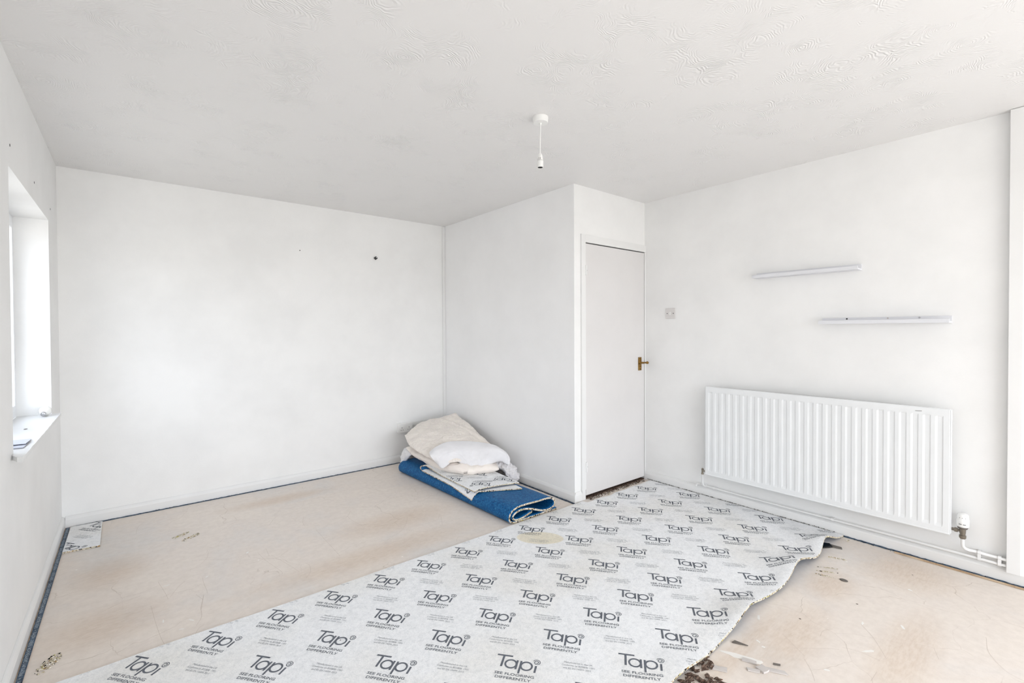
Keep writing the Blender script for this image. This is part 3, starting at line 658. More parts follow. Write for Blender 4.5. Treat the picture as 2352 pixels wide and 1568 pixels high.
def ink(VF, ox, oy, ang, zf, inside, name, mt, parent):
    V, Fc = VF; ca, sa = math.cos(ang), math.sin(ang)
    P = [(ox+u_*ca-v_*sa, oy+u_*sa+v_*ca) for u_, v_ in V]
    b_ = B(); vm = {}
    keep = [f for f in Fc if all(inside(*P[i]) for i in f)]
    if len(keep) < 12: b_.free(); return
    for f in keep:
        q = []
        for i in f:
            if i not in vm: vm[i] = b_.verts.new((P[i][0], P[i][1], zf(*P[i])))
            q.append(vm[i])
        try: b_.faces.new(q)
        except ValueError: pass
    b_.normal_update()
    for f in b_.faces:
        if f.normal.z < 0: f.normal_flip()
    return obj(name, b_, mt, parent)

# ------------------------------------------------------------------ big underlay sheet
TH = .009
g = lambda x_, m_, s_: math.exp(-((x_-m_)/s_)**2)
def fy(x_):    # front edge
    e_ = .950+.004*math.sin(x_*6)+.003*math.sin(x_*17)
    return e_+.030*g(x_, 3.22, .12)+.024*g(x_, 2.80, .13)+.012*g(x_, 2.2, .12)
def by(x_):    # back edge, runs into the door recess
    if x_ > 2.64: return 2.362-.012*g(x_, 2.9, .05)+.003*math.sin(x_*30)
    return 2.402+.003*math.sin(x_*7)
def lift(x_, y_):
    d_ = max(0, y_-fy(x_))
    a_ = .052*g(x_, 3.20, .13)*math.exp(-(d_/.10)**2)+.044*g(x_, 2.78, .16)*math.exp(-(d_/.13)**2)+.032*g(x_, 2.13, .14)*math.exp(-(d_/.11)**2)
    a_ += .016*(g(x_, 2.45, .5))*math.exp(-(d_/.08)**2)+.010*g(x_, 1.62, .12)*math.exp(-(d_/.1)**2)
    return a_+.0012*(1+noise.noise(Vector((x_*5, y_*5, 0))))
X0, X1 = -.32, 3.455
nx, ny = 300, 60
P, T = [], []
for i in range(nx):
    x_ = X0+(X1-X0)*i/(nx-1); pr_, tr_ = [], []
    for j in range(ny):
        f = (j/(ny-1))**1.5; y_ = fy(x_)+(by(x_)-fy(x_))*f; z_ = lift(x_, y_)
        pr_.append((x_, y_, z_+TH)); tr_.append((x_, y_, z_))
    P.append(pr_); T.append(tr_)
US = obj('underlay_sheet', slabgrid(B(), P, T, 0, 1, 2), ['felt', 'blue', 'crumb'], smooth=True, origin=(1.6, 1.6, 0),
         label='large grey printed underlay sheet spread across the floor with a wavy front edge', cat='underlay')
M['felt'].node_tree.nodes  # stain coordinates are relative to the sheet origin
for n_ in M['felt'].node_tree.nodes:
    if n_.type == 'VECT_MATH' and n_.operation == 'SUBTRACT': n_.inputs[1].default_value = (1.965-1.6, 2.145-1.6, 0)
ang = math.radians(-51.5)
ins = lambda x_, y_: X0+.004 < x_ < X1-.004 and fy(x_)+.003 < y_ < by(x_)-.003
zf = lambda x_, y_: lift(x_, y_)+TH+.0006
for rr in range(-1, 6):
    for k in range(-8, 14):
        ox, oy = .748+.2476*k+.1265*rr, 2.3835-.0026*k-.3008*rr
        if not (X0-.3 < ox < X1+.1 and .7 < oy < 2.8): continue
        ink(MARK, ox, oy, ang, zf, ins, 'printed_logo', 'print', US)
        ink(NOTE, ox, oy, ang, zf, ins, 'printed_note', 'note', US)

# ------------------------------------------------------------------ corner offcut, gripper strips
t = thing('underlay_offcut', 'small square offcut of printed underlay in the far left floor corner', 'underlay', (-.24, 4.0, 0))
q = [(-.322, 4.262), (-.163, 4.255), (-.158, 3.783), (-.326, 3.800)]
obj('foam_sheet', prism(B(), q, .001, .010, 0, 1), ['felt', 'crumb'], t)
def inq(x_, y_):
    return all((q[(i+1) % 4][0]-q[i][0])*(y_-q[i][1])-(q[(i+1) % 4][1]-q[i][1])*(x_-q[i][0]) < -.0008 for i in range(4))
for ox, oy in ((-.316, 3.957), (-.190, 4.256)):
    ink(MARK, ox, oy, ang, lambda a_, b_: .0106, inq, 'printed_logo', 'print', t)
    ink(NOTE, ox, oy, ang, lambda a_, b_: .0106, inq, 'printed_note', 'note', t)

t = thing('gripper_strip', 'navy printed carpet gripper strip along the foot of the left wall', 'gripper strip', (-.338, 3.0, 0))
obj('wood_strip', box(B(), -.349, -.3275, YF+.3, 4.270, .001, .0055), 'tan', t)
b = B(); y_ = YF+.3; n_ = 260; P, T = [], []
for i in range(n_+1):
    y_ = YF+.3+(4.270-YF-.3)*i/n_; w0 = -.3465+.0018*noise.noise(Vector((y_*30, 0, 0))); P.append([(w0, y_, .0063), (-.3262, y_, .0063)]); T.append([(w0, y_, .0056), (-.3262, y_, .0056)])
obj('printed_cover', slabgrid(b, P, T, 0, 0, 0), 'navy', t)
GT = fit(text_mesh('PREMIUM GRIPPER FOR EVERY HOME', .012), 0, .335, -.006, .0115); GT2 = fit(text_mesh('EVERY ROOM', .012), .37, .475, -.006, .0115)
DOT = arc((.3525, 0), .0012, .0024, n_=8); DOT2 = arc((.492, 0), .0012, .0024, n_=8)
STR = join([GT, DOT, GT2, DOT2])
M['stripink'] = mat('pale_strip_ink', lin(170, 184, 196), .7)
for k in range(-1, 4):
    ink(STR, -.3365, 2.535+.51*k, math.pi/2, lambda a_, b_: .0068, lambda a_, b_: b_ < 4.26, 'printed_text', 'stripink', t)

def ragged(name, along, a0, a1, face, w_, label, mt, seed, cat='gripper strip', z1=.006, jag=.006):
    """strip of remains beside a skirting, with a torn inner edge"""
    n_ = int(abs(a1-a0)*60); P, T = [], []
    for i in range(n_+1):
        a_ = a0+(a1-a0)*i/n_; j_ = jag*noise.noise(Vector((a_*22, seed, 0)))+jag*.6*noise.noise(Vector((a_*70, seed, 3)))
        d1 = max(.0015, w_+j_); z_ = z1*(.8+.5*noise.noise(Vector((a_*40, seed, 7))))
        if along == 'x': P.append([(a_, face, z_), (a_, face-d1, z_*.8)]); T.append([(a_, face, .0008), (a_, face-d1, .0008)])
        elif along == 'y-': P.append([(face, a_, z_), (face-d1, a_, z_*.8)]); T.append([(face, a_, .0008), (face-d1, a_, .0008)])
    P_ = obj(name, slabgrid(B(), P, T, 0, 0, 0), mt, origin=((a0, face, 0) if along == 'x' else (face, a0, 0)), label=label, cat=cat)
    return P_
SK = .0170
ragged('gripper_remnant', 'x', -.30, 2.55, YB-SK, .013, 'thin torn navy gripper remnant along the foot of the back wall', 'navy', 1, jag=.004)
ragged('gripper_remnant', 'y-', 4.26, 2.42, XP-SK, .016, 'torn navy gripper remnant beside the partition skirting behind the blue roll', 'navy', 2, jag=.006)
ragged('gripper_remnant', 'y-', .985, -.6, XR-SK, .009, 'torn navy and black gripper remnant along the right skirting below the valve', 'navy', 3, jag=.013, z1=.008)
b = B(); box(b, XR-SK-.034, XR-SK-.020, -.9, .70, .001, .0065); obj('plywood_strip', b, 'tan', origin=(XR-.05, .2, 0), label='bare tan plywood gripper strip near the right skirting', cat='gripper strip')
# dark fuzz line where the big sheet meets the right wall, and black crumbs
b = B(); rnd = random.Random(5)
def crumbs(b, n_, fx, fy_, z0=.001, s0=.0015, s1=.004):
    for _ in range(n_):
        u_ = rnd.random(); c_ = Vector((fx(u_), fy_(u_), z0)); s_ = rnd.uniform(s0, s1)
        vs_ = [b.verts.new(c_+Vector((rnd.uniform(-1, 1)*s_, rnd.uniform(-1, 1)*s_*1.4, rnd.uniform(0, 1)*s_))) for _ in range(4)]
        vs_.append(b.verts.new(c_+Vector((0, 0, s_*1.5))))
        for tri in ((0, 1, 4), (1, 2, 4), (2, 3, 4), (3, 0, 4), (0, 2, 1), (0, 3, 2)): b.faces.new([vs_[i] for i in tri])
crumbs(b, 420, lambda u_: XR-SK-.003+rnd.uniform(-.004, 0), lambda u_: 1.0+1.4*u_, .0115)
crumbs(b, 260, lambda u_: XR-SK-.012+rnd.gauss(0, .010), lambda u_: -.3+1.2*u_, .003)
crumbs(b, 160, lambda u_: -.28+2.2*u_, lambda u_: YB-SK-.006+rnd.gauss(0, .003), .004)
crumbs(b, 200, lambda u_: XP-SK-.008+rnd.gauss(0, .005), lambda u_: 2.42+1.0*u_, .003)
obj('black_debris', b, 'black', kind='stuff', label='black crumbs and fibre debris along the foot of the walls', cat='debris')
b = B()
crumbs(b, 260, lambda u_: 2.72+.70*u_, lambda u_: YD-.018+rnd.gauss(0, .008)-.02*rnd.random(), .001, .002, .006)
obj('brown_debris', b, 'rot', kind='stuff', label='brown crumbs swept against the bottom of the door', cat='debris')
b = B(); box(b, 2.702, 3.46, YD-.006, YD+.09, .0005, .010); obj('threshold_strip', b, 'rot', origin=(3.08, YD, 0), label='dark worn wooden threshold strip in the gap under the door', cat='threshold')
# crumb-foam tuft and cream shavings at the doorway
def tuft(bm, cx, cy, rx, ry, n_, h_, seed, rot=0):
    r_ = random.Random(seed)
    for _ in range(n_):
        a_ = r_.uniform(0, 6.28); d_ = math.sqrt(r_.random()); ex, ey = rx*d_*math.cos(a_), ry*d_*math.sin(a_)
        c_ = Vector((cx+ex*math.cos(rot)-ey*math.sin(rot), cy+ex*math.sin(rot)+ey*math.cos(rot), .0012)); s_ = r_.uniform(.003, .0065)
        hh = h_*(1-.6*d_)*r_.uniform(.5, 1.1)
        ring = [bm.verts.new(c_+Vector((s_*math.cos(k_)*r_.uniform(.6, 1.2), s_*math.sin(k_)*r_.uniform(.6, 1.2), 0))) for k_ in (0, 1.05, 2.1, 3.14, 4.2, 5.24)]
        ring2 = [bm.verts.new(v_.co+Vector((-(v_.co.x-c_.x)*.35, -(v_.co.y-c_.y)*.35, hh*r_.uniform(.7, 1.1)))) for v_ in ring]
        for k_ in range(6): bm.faces.new((ring[k_], ring[(k_+1) % 6], ring2[(k_+1) % 6], ring2[k_]))
        bm.faces.new(ring2); bm.faces.new(ring[::-1])
    return bm
def foam(cx, cy, rx, ry, n_, h_, seed, rot, label, grp=None):
    obj('foam_scrap', tuft(B(), cx, cy, rx, ry, n_, h_, seed, rot), 'crumb', origin=(cx, cy, 0), label=label, cat='foam scrap', group=grp)
M['crumb2'] = M['crumb']
foam(.235, 3.655, .055, .018, 44, .007, 11, .55, 'torn crumb foam scrap stuck to the floor, the farther piece of the pair at left')
foam(.285, 3.585, .070, .014, 48, .008, 12, .62, 'torn crumb foam scrap stuck to the floor, the nearer piece of the pair at left')
foam(-.264, 2.572, .062, .024, 70, .009, 13, 1.15, 'yellowish crumb foam scrap beside the gripper strip near the lower left')
foam(3.095, .885, .045, .010, 22, .006, 14, -1.2, 'thin foam streak on the floor nearest the lifted sheet corner')
foam(2.935, .885, .050, .005, 22, .003, 15, -1.0, 'thin dark foam streak, second below the lifted sheet corner')
foam(2.88, .875, .055, .006, 22, .004, 16, -.98, 'thin tan foam streak, third below the lifted sheet corner')
foam(2.83, .862, .05, .006, 20, .004, 17, -1.3, 'thin tan foam streak beside the grey disc')
foam(3.40, .925, .018, .014, 6, .010, 18, 0, 'small yellow foam tuft where the sheet corner meets the right skirting')
foam(2.93, 2.395, .03, .010, 7, .008, 19, 0, 'small yellow foam scrap before the middle of the door')
foam(3.03, 2.392, .012, .010, 4, .008, 20, 0, 'tiny cream foam scrap before the door, right of the yellow one')
foam(2.575, 2.402, .018, .010, 6, .010, 21, 0, 'tan foam crumbs at the foot of the partition corner')

# ------------------------------------------------------------------ folded blue underlay roll
path = [(2.395, .0070), (2.30, .0070), (2.17, .0070), (2.06, .0070), (1.990, .0075), (1.963, .019), (1.953, .040), (1.955, .066), (1.975, .090), (2.02, .1035), (2.09, .1055), (2.17, .1035),
        (2.25, .1020), (2.31, .0990), (2.350, .089), (2.372, .066), (2.370, .042), (2.348, .028), (2.31, .0205), (2.265, .0235), (2.215, .0370), (2.16, .0580), (2.10, .0735), (2.045, .0780),
        (2.000, .068), (1.980, .048), (1.988, .0300), (2.012, .0205), (2.06, .0210), (2.11, .030), (2.155, .0440)]
pc = [Vector((a_, b_)) for a_, b_ in path]
NP = 150; cen = [cr(pc, i/(NP-1)) for i in range(NP)]
def roll_mesh():
    bm = B(); P, T = [], []; ny_ = 60
    for j in range(ny_):
        f = j/(ny_-1); y_ = 2.432+f*1.55; off = -.052*f; pr_, tr_ = [], []
        for i, c_ in enumerate(cen):
            d_ = (cen[min(i+1, NP-1)]-cen[max(i-1, 0)]).normalized(); n_ = Vector((-d_.y, d_.x)); hw = .0064
            wob = .0035*noise.noise(Vector((c_.x*6, y_*4, 1)))*min(1, c_.y/.08)
            yy = y_+(.010*noise.noise(Vector((c_.x*7, c_.y*9, 5))) if j == 0 else 0)
            a_ = c_+n_*hw; b_ = c_-n_*hw
            pr_.append((a_.x+off, yy, max(.0008, a_.y+wob))); tr_.append((b_.x+off, yy, max(.0008, b_.y+wob)))
        P.append(pr_); T.append(tr_)
    return slabgrid(bm, P, T, 0, 0, 1)
obj('underlay_roll', roll_mesh(), ['blue', 'crumb'], origin=(2.17, 3.1, 0), smooth='all', label='blue-backed underlay folded into a long flat roll in front of the partition', cat='underlay')

# printed offcut folded over the roll
t = thing('folded_offcut', 'grey printed underlay piece folded double on top of the blue roll', 'underlay', (2.1, 3.1, .11))
def layer(C4, zfun, th):
    P, T = [], []; a_, b_, c_, d_ = [Vector(p) for p in C4]; n_, m_ = 46, 40
    for i in range(n_):
        u_ = i/(n_-1); pr_, tr_ = [], []
        for j in range(m_):
            v_ = j/(m_-1); p = a_*(1-u_)*(1-v_)+b_*u_*(1-v_)+c_*u_*v_+d_*(1-u_)*v_; z_ = zfun(p.x, p.y)
            pr_.append((p.x, p.y, z_+th)); tr_.append((p.x, p.y, z_))
        P.append(pr_); T.append(tr_)
    return P, T
def z_lo(x_, y_):
    e_ = max(0, 1.985-x_-.0335*(y_-2.43))/.055; return .1135-.045*e_**1.6-max(0, min(1, (3.15-y_)/.3))*.040*e_**1.2
def z_hi(x_, y_):
    e_ = max(0, 2.02-x_-.0335*(y_-2.43))/.08; n_ = max(0, min(1, (3.2-y_)/.4)); return .1290-.012*e_**1.6-.012*n_*e_**1.5+.006*g(y_, 2.82, .12)*g(x_, 2.15, .15)+.024*g(y_, 3.56, .17)*g(x_, 1.94, .2)
q_lo = [(1.928, 2.845), (2.262, 2.665), (2.33, 3.25), (1.922, 3.585)]
q_hi = [(1.944, 2.835), (2.300, 2.745), (2.34, 3.25), (1.940, 3.56)]
def inpoly(qq, m_=.004):
    def f(x_, y_):
        n_ = len(qq)
        for i in range(n_):
            a_, b_ = qq[i], qq[(i+1) % n_]; l_ = math.hypot(b_[0]-a_[0], b_[1]-a_[1])
            if ((b_[0]-a_[0])*(y_-a_[1])-(b_[1]-a_[1])*(x_-a_[0]))/l_ < m_: return False
        return True
    return f
lo = obj('lower_layer', slabgrid(B(), *layer(q_lo, z_lo, .008), 0, 1, 2), ['felt', 'blue', 'crumb'], t, smooth=True)
hi = obj('upper_layer', slabgrid(B(), *layer(q_hi, z_hi, .008), 0, 1, 2), ['felt', 'blue', 'crumb'], t, smooth=True)
b = B(); P, T = [], []                                       # rounded fold joining the two at the far left
for k in range(13):
    a_ = -math.pi/2+math.pi*k/12; ro, ri = .0240, .0160; row, row2 = [], []
    for s_ in range(7):
        f = s_/6; x_ = 1.925+f*.20; y_ = 3.588-f*.168; cz = z_lo(x_, y_)+.0235
        row.append((x_-.3*ro*math.cos(a_), y_-.01+ro*math.cos(a_)*1.6, cz+ro*math.sin(a_))); row2.append((x_-.3*ri*math.cos(a_), y_-.01+ri*math.cos(a_)*1.6, cz+ri*math.sin(a_)))
    P.append(row); T.append(row2)
obj('fold', slabgrid(b, P, T, 0, 1, 2), ['felt', 'blue', 'crumb'], t, smooth=True)
a2 = math.radians(137)
for ox, oy in ((2.085, 2.80), (2.282, 2.775), (1.985, 3.06), (2.21, 3.04)):
    ink(MARK, ox, oy, a2, lambda x_, y_: z_hi(x_, y_)+.0087, inpoly(q_hi), 'printed_logo', 'print', hi)
    ink(NOTE, ox, oy, a2, lambda x_, y_: z_hi(x_, y_)+.0087, inpoly(q_hi), 'printed_note', 'note', hi)
for ox, oy in ((2.02, 2.80),):
    ink(MARK, ox, oy, a2, lambda x_, y_: z_lo(x_, y_)+.0087, inpoly(q_lo), 'printed_logo', 'print', lo)

# ------------------------------------------------------------------ mattress topper pile
t = thing('mattress_topper', 'cream quilted mattress topper with white elastic skirt heaped in the corner on the roll', 'bedding', (2.2, 3.6, .12))
obj('quilted_top', puffy(B(), [[(1.95, 3.33, .215), (2.1, 3.24, .235), (2.28, 3.18, .25), (2.455, 3.24, .262)],
     [(1.895, 3.53, .262), (2.09, 3.5, .318), (2.28, 3.46, .335), (2.475, 3.46, .325)],
     [(1.885, 3.74, .298), (2.10, 3.75, .362), (2.30, 3.75, .392), (2.495, 3.70, .400)],
     [(1.94, 3.95, .345), (2.15, 4.07, .400), (2.32, 4.10, .420), (2.515, 3.985, .478)]], .055, 90, 90, .010, 9, 1, 5, ((2.30, 4.08, 2.44, 3.32, .016, .013), (2.36, 4.02, 2.47, 3.5, .011, -.009), (2.05, 3.95, 2.20, 3.5, .05, .006))), 'cream', t, smooth='all')
obj('middle_fold', puffy(B(), [[(2.00, 3.47, .220), (2.15, 3.37, .222), (2.3, 3.32, .222), (2.42, 3.32, .222)],
     [(1.98, 3.70, .250), (2.15, 3.66, .275), (2.3, 3.60, .285), (2.45, 3.55, .270)],
     [(1.99, 3.90, .275), (2.18, 3.98, .320), (2.34, 4.00, .335), (2.48, 3.85, .340)]], .115, 40, 40, .008, 9, 2, 4), 'cream2', t, smooth='all')
obj('lower_fold', puffy(B(), [[(1.952, 3.62, .180), (1.985, 3.36, .168), (2.06, 3.17, .166), (2.19, 3.09, .167), (2.335, 3.04, .166)],
     [(1.935, 3.80, .205), (2.08, 3.52, .185), (2.2, 3.36, .180), (2.3, 3.26, .178), (2.42, 3.2, .168)],
     [(1.96, 3.97, .225), (2.15, 3.9, .215), (2.28, 3.8, .20), (2.4, 3.6, .190), (2.5, 3.5, .170)]], .082, 60, 80, .010, 16, 3, 6), 'cream2', t, smooth='all')
def skirt():
    ctrl = [[(1.905, 3.43, .300), (1.965, 3.42, .338), (2.08, 3.43, .358), (2.20, 3.37, .358), (2.30, 3.28, .350), (2.385, 3.18, .332), (2.435, 3.15, .300)],
            [(1.888, 3.385, .285), (1.945, 3.36, .315), (2.065, 3.34, .335), (2.18, 3.27, .330), (2.28, 3.19, .322), (2.375, 3.09, .310), (2.440, 3.08, .280)],
            [(1.900, 3.360, .255), (1.945, 3.315, .265), (2.06, 3.285, .290), (2.155, 3.20, .262), (2.25, 3.12, .255), (2.375, 3.06, .262), (2.440, 3.03, .235)],
            [(1.930, 3.355, .218), (1.955, 3.300, .190), (2.06, 3.285, .232), (2.13, 3.185, .196), (2.225, 3.115, .194), (2.365, 3.075, .218), (2.420, 3.02, .190)],
            [(1.955, 3.370, .215), (1.975, 3.330, .195), (2.065, 3.33, .236), (2.14, 3.22, .203), (2.24, 3.15, .203), (2.360, 3.12, .222), (2.410, 3.06, .195)]]
    G = surf(ctrl, 50, 140); P, T = [], []
    for i, row in enumerate(G):
        pr_, tr_ = [], []
        for j, p in enumerate(row):
            u_, v_ = i/49, j/139
            gather = .0042*math.sin(v_*math.pi*2*38)*max(0, 1-abs(u_-.80)/.20)
            w_ = noise.fractal(p*11, .8, 2, 3)*.008*math.sin(u_*math.pi)+gather
            pr_.append(p+Vector((-.35*w_, -.6*w_, .6*w_))); tr_.append(p+Vector((.35*.005, .003, -.0028))+Vector((-.35*w_, -.6*w_, .6*w_)))
        P.append(pr_); T.append(tr_)
    SKP.extend(P); return slabgrid(B(), P, T, 0, 0, 0)
SKP = []
es_ = obj('elastic_skirt', skirt(), 'sheet', t, smooth='all', label='white stretch skirt')
for seq in (((.80, .10), (.62, .11), (.50, .16), (.42, .25), (.46, .36), (.60, .45), (.80, .53)), ((.10, .90), (.30, .93), (.50, .95), (.78, .97))):
    pp_ = [cr([Vector(q_) for q_ in seq], k/30) for k in range(31)]
    b = B(); tube(b, [SKP[int(round(p_.x*49))][int(round(p_.y*139))] for p_ in pp_], .0017, 6); obj('seam', b, 'sheet', es_, smooth='all')
obj('bunched_skirt', puffy(B(), [[(2.37, 3.14, .175), (2.44, 3.22, .200), (2.50, 3.32, .205), (2.53, 3.5, .20)],
     [(2.410, 3.06, .125), (2.47, 3.09, .135), (2.525, 3.17, .140), (2.54, 3.36, .13)],
     [(2.425, 3.05, .070), (2.49, 3.04, .075), (2.537, 3.10, .075), (2.545, 3.33, .075)],
     [(2.430, 3.06, .030), (2.49, 3.04, .030), (2.533, 3.09, .030), (2.54, 3.33, .030)]], .050, 90, 90, .024, 30, 4, 4), 'sheet2', t, smooth='all', label='off-white bunched skirt')
obj('bunched_skirt', puffy(B(), [[(1.965, 3.86, .195), (1.985, 3.98, .205), (2.08, 4.06, .21), (2.25, 4.10, .22)],
     [(1.955, 3.90, .150), (1.98, 4.03, .145), (2.10, 4.08, .14), (2.25, 4.12, .14)],
     [(1.950, 4.00, .070), (1.98, 4.05, .06), (2.10, 4.10, .06), (2.25, 4.14, .06)],
     [(1.955, 4.02, .030), (1.99, 4.05, .028), (2.10, 4.10, .028), (2.25, 4.14, .028)]], .050, 40, 50, .012, 20, 6, 4), 'sheet', t, smooth='all', label='white bunched skirt')
P = [[(2.178+.052*i/6, 3.035-.024*i/6-j*.0085, .1380+.004*math.sin(j*.5)-.0006*j) for j in range(9)] for i in range(7)]
obj('care_label', slabgrid(B(), P, [[(a_, b_, c_-.0008) for a_, b_, c_ in r_] for r_ in P], 0, 0, 0), 'tag', t, smooth='all', label='small blank white care label')

# ------------------------------------------------------------------ small floor debris (each a thing of its own)
def chip(name, pts, z0, z1, mt, label, group=None, cat='chip'):
    cx_ = sum(p[0] for p in pts)/len(pts); cy_ = sum(p[1] for p in pts)/len(pts)
    b_ = prism(B(), pts, z0, z1)
    obj(name, b_, mt, origin=(cx_, cy_, 0), label=label, cat=cat, group=group)
def quad(cx_, cy_, lx, ly, rot, jit=.15, seed=0):
    r_ = random.Random(seed); P_ = []
    for a_, b_ in ((-1, -1), (0, -1.05), (1, -1), (1, 1), (-.1, .95), (-1, 1)):
        x_, y_ = a_*lx/2*(1+r_.uniform(-jit, jit)), b_*ly/2*(1+r_.uniform(-jit, jit)); P_.append((cx_+x_*math.cos(rot)-y_*math.sin(rot), cy_+x_*math.sin(rot)+y_*math.cos(rot)))
    return P_
chip('plaster_chip', quad(1.735, .885, .060, .022, -1.05, seed=1), .0008, .007, 'chipgrey', 'pale oblong screed chip nearest the torn brown scraps')
chip('plaster_chip', quad(1.868, .828, .046, .018, -1.2, seed=2), .0008, .006, 'chipgrey', 'pale screed chip beside the end of the white paint smear')
chip('plaster_chip', quad(1.862, .775, .034, .034, -.3, seed=3), .0008, .008, 'chipgrey', 'pale squarish screed chip in the middle of the chip group')
chip('plaster_chip', quad(1.828, .795, .045, .016, -1.0, seed=4), .0009, .0065, 'chipgrey', 'pale narrow screed chip left of the squarish one')
chip('plaster_chip', quad(1.888, .745, .085, .016, -1.05, seed=5), .0008, .006, 'chipgrey', 'long narrow screed chip at the right of the chip group')
chip('plaster_chip', quad(1.932, .752, .026, .008, -1.0, seed=6), .0008, .004, 'slate', 'tiny dark screed chip above the long narrow one')
chip('stone_chip', [(1.925, .925), (1.945, .922), (1.955, .872), (1.935, .905)], .0008, .005, 'slate', 'grey triangular stone chip beside the sheet edge')
b = B(); lathe(b, (2.851, .788, .0008), [(.018, 0), (.019, .002), (.017, .003)], 18)
for v_ in b.verts: v_.co.x = 2.851+(v_.co.x-2.851)*.75
obj('grey_disc', b, 'slate', origin=(2.851, .788, 0), smooth=True, label='flat grey oval disc on the bare floor', cat='chip')
t = thing('metal_scrap', 'black strip with a grey end poking from under the lifted sheet corner', 'scrap', (3.27, .97, 0))
obj('black_strip', prism(B(), [(3.16, .992), (3.215, 1.06), (3.262, .975), (3.228, .950)], .0008, .009), 'black', t)
obj('grey_end', prism(B(), [(3.229, .949), (3.263, .974), (3.268, .915), (3.244, .905)], .0008, .005), 'slate', t)
# white paint smear and drips, scratches: wear that belongs to the floor
def blob(cx_, cy_, lx, ly, rot, seed, name='paint_splash', mt='whitechip', z1=.0006):
    r_ = random.Random(seed); P_ = []
    for k_ in range(14):
        a_ = k_/14*2*math.pi; rr_ = 1+r_.uniform(-.25, .25); x_, y_ = lx/2*math.cos(a_)*rr_, ly/2*math.sin(a_)*rr_
        P_.append((cx_+x_*math.cos(rot)-y_*math.sin(rot), cy_+x_*math.sin(rot)+y_*math.cos(rot)))
    obj(name, prism(B(), P_, .0001, z1), mt, FL)
blob(1.868, .868, .135, .028, -1.15, 1); blob(1.885, .815, .05, .034, -.9, 2, z1=.0011)
for k, (x_, y_, l_, w_) in enumerate(((.52, 3.12, .010, .022), (.13, 2.98, .03, .008), (.30, 2.95, .02, .007), (.10, 2.62, .03, .006), (.2, 2.55, .03, .006), (.16, 2.5, .022, .006), (2.19, .93, .04, .010), (2.02, .86, .02, .008), (2.0, .83, .016, .010),
                                      (2.30, .55, .05, .012), (2.5, .62, .03, .008), (1.66, .83, .04, .02), (1.72, .79, .05, .016), (2.05, .62, .02, .01), (1.9, .6, .04, .008), (2.6, .5, .03, .01), (3.0, .55, .02, .01), (1.55, .8, .03, .01))):
    blob(x_, y_, l_, w_, -.6+k*.7, 20+k)
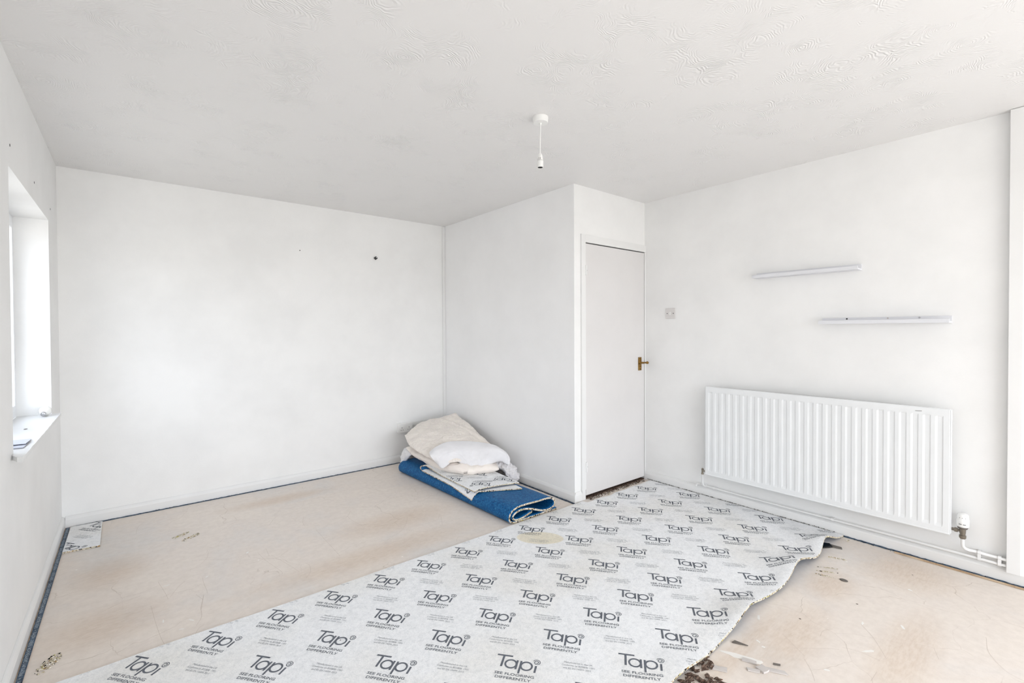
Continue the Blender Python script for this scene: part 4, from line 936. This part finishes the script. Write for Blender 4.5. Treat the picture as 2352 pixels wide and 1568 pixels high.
SCR=[[(0.018,3.261),(0.064,3.267),(0.151,3.273),(0.312,3.255),(0.345,3.315)],[(0.237,3.094),(0.278,3.12),(0.326,3.192),(0.34,3.266),(0.355,3.306)],[(-0.086,3.1),(-0.068,3.067),(-0.047,3.037)],[(-0.097,2.902),(-0.05,2.937),(0.006,2.943),(0.023,2.948)],[(0.434,3.561),(0.495,3.63),(0.552,3.698),(0.551,3.796)],[(0.552,3.698),(0.604,3.678)],[(0.679,3.953),(0.725,3.895)],[(0.616,3.107),(0.61,2.991)],[(0.622,2.997),(0.65,2.891),(0.678,2.774),(0.695,2.692)],[(0.406,3.365),(0.444,3.439)],[(0.282,2.955),(0.28,2.888),(0.284,2.794),(0.282,2.758)],[(0.931,3.479),(0.896,3.364),(0.891,3.301)],[(0.789,3.234),(0.845,3.261),(0.881,3.264)],[(0.013,3.88),(0.025,3.999),(0.061,4.084)],[(0.097,3.054),(0.119,2.905),(0.128,2.825)],[(0.137,2.841),(0.178,2.933),(0.208,2.975)],[(-0.067,2.992),(0.015,2.979),(0.102,3.009)],[(0.568,3.068),(0.586,2.929),(0.62,2.761),(0.616,2.721)],[(0.257,3.218),(0.401,3.114),(0.472,3.088)],[(0.244,2.62),(0.267,2.758)],[(-0.123,2.889),(-0.068,2.924),(-0.0,2.939),(0.022,2.949)],[(0.061,2.804),(0.071,2.653),(0.084,2.503),(0.096,2.418)],[(0.199,2.414),(0.219,2.459),(0.24,2.477)],[(0.265,2.748),(0.244,2.639),(0.238,2.553),(0.212,2.488)],[(0.237,2.786),(0.259,2.71)],[(1.22,2.744),(1.273,2.771),(1.344,2.808),(1.427,2.897),(1.497,3.011)],[(1.35,2.869),(1.381,2.82),(1.425,2.751),(1.477,2.697)],[(1.515,2.721),(1.563,2.703),(1.598,2.69)],[(1.692,2.901),(1.633,2.823)],[(1.687,2.878),(1.608,2.723)],[(1.546,2.452),(1.588,2.498),(1.628,2.496)],[(1.039,2.74),(1.087,2.757)],[(1.168,3.285),(1.17,3.183),(1.188,3.05)],[(0.747,2.774),(0.759,2.732),(0.742,2.652),(0.703,2.596)],[(0.931,3.195),(0.929,3.006),(0.928,2.725)],[(2.255,0.707),(2.307,0.711),(2.351,0.689)],[(2.485,0.621),(2.411,0.558),(2.299,0.491)],[(2.246,0.624),(2.267,0.576),(2.269,0.505)],[(2.109,0.497),(2.186,0.496)],[(2.082,0.754),(2.159,0.688),(2.222,0.629)],[(2.05,0.697),(2.002,0.658),(1.95,0.628)],[(2.149,0.815),(2.07,0.703)],[(2.786,0.261),(2.66,0.24),(2.57,0.189),(2.544,0.138)],[(2.527,0.386),(2.456,0.361)],[(2.794,0.819),(2.772,0.799)]]
M['scratch'] = mat('hair_scratch', lin(184, 170, 156), .9)
for i, pl in enumerate(SCR):
    pts = [Vector((x_, y_)) for x_, y_ in pl]
    if len(pts) > 2: pts = [cr(pts, k/24) for k in range(25)]
    pts = [(p.x, p.y) for p in pts]
    V, Fc = stroke(pts, .0008); b = B(); vs_ = [b.verts.new((x_, y_, .0004)) for x_, y_ in V]
    for f in Fc: b.faces.new([vs_[k] for k in f])
    obj('scratch', b, 'scratch', FL)

# splintered brown scraps under the sheet edge
rnd = random.Random(3)
spots = [(1.60, .925), (1.585, .895), (1.62, .90), (1.65, .925), (1.67, .895), (1.695, .92), (1.70, .945), (1.735, .935), (1.755, .955), (1.79, .955), (1.64, .87), (1.605, .865), (1.68, .86), (1.57, .88), (1.56, .93), (1.82, .965), (1.66, .95), (1.72, .90)]
spots += [(x_+rnd.uniform(-.03, .03), y_+rnd.uniform(-.02, .012)) for x_, y_ in spots[:14]]
for i, (x_, y_) in enumerate(spots):
    b = B(); n_ = 9; base_r = rnd.uniform(.010, .024); rot = rnd.uniform(0, 3.1); z0 = .001+.0025*(i % 4)
    pp = []
    for k in range(n_):
        a_ = k/n_*2*math.pi; r_ = base_r*(1 if k % 2 else rnd.uniform(.45, .8)); ex, ey = r_*1.2*math.cos(a_), r_*.6*math.sin(a_)
        pp.append((x_+ex*math.cos(rot)-ey*math.sin(rot), y_+ex*math.sin(rot)+ey*math.cos(rot)))
    tx, ty = rnd.uniform(-.3, .3), rnd.uniform(-.3, .3)
    zz = lambda a_, b_: z0+.004+(a_-x_)*tx+(b_-y_)*ty
    prism(b, pp, lambda a_, b_: max(.0008, zz(a_, b_)-.003), lambda a_, b_: max(.002, zz(a_, b_)))
    obj('wood_scrap', b, 'rot', origin=(x_, y_, 0), label='dark brown splintered scrap under the front edge of the sheet', cat='scrap', group='splintered scraps under the sheet edge')
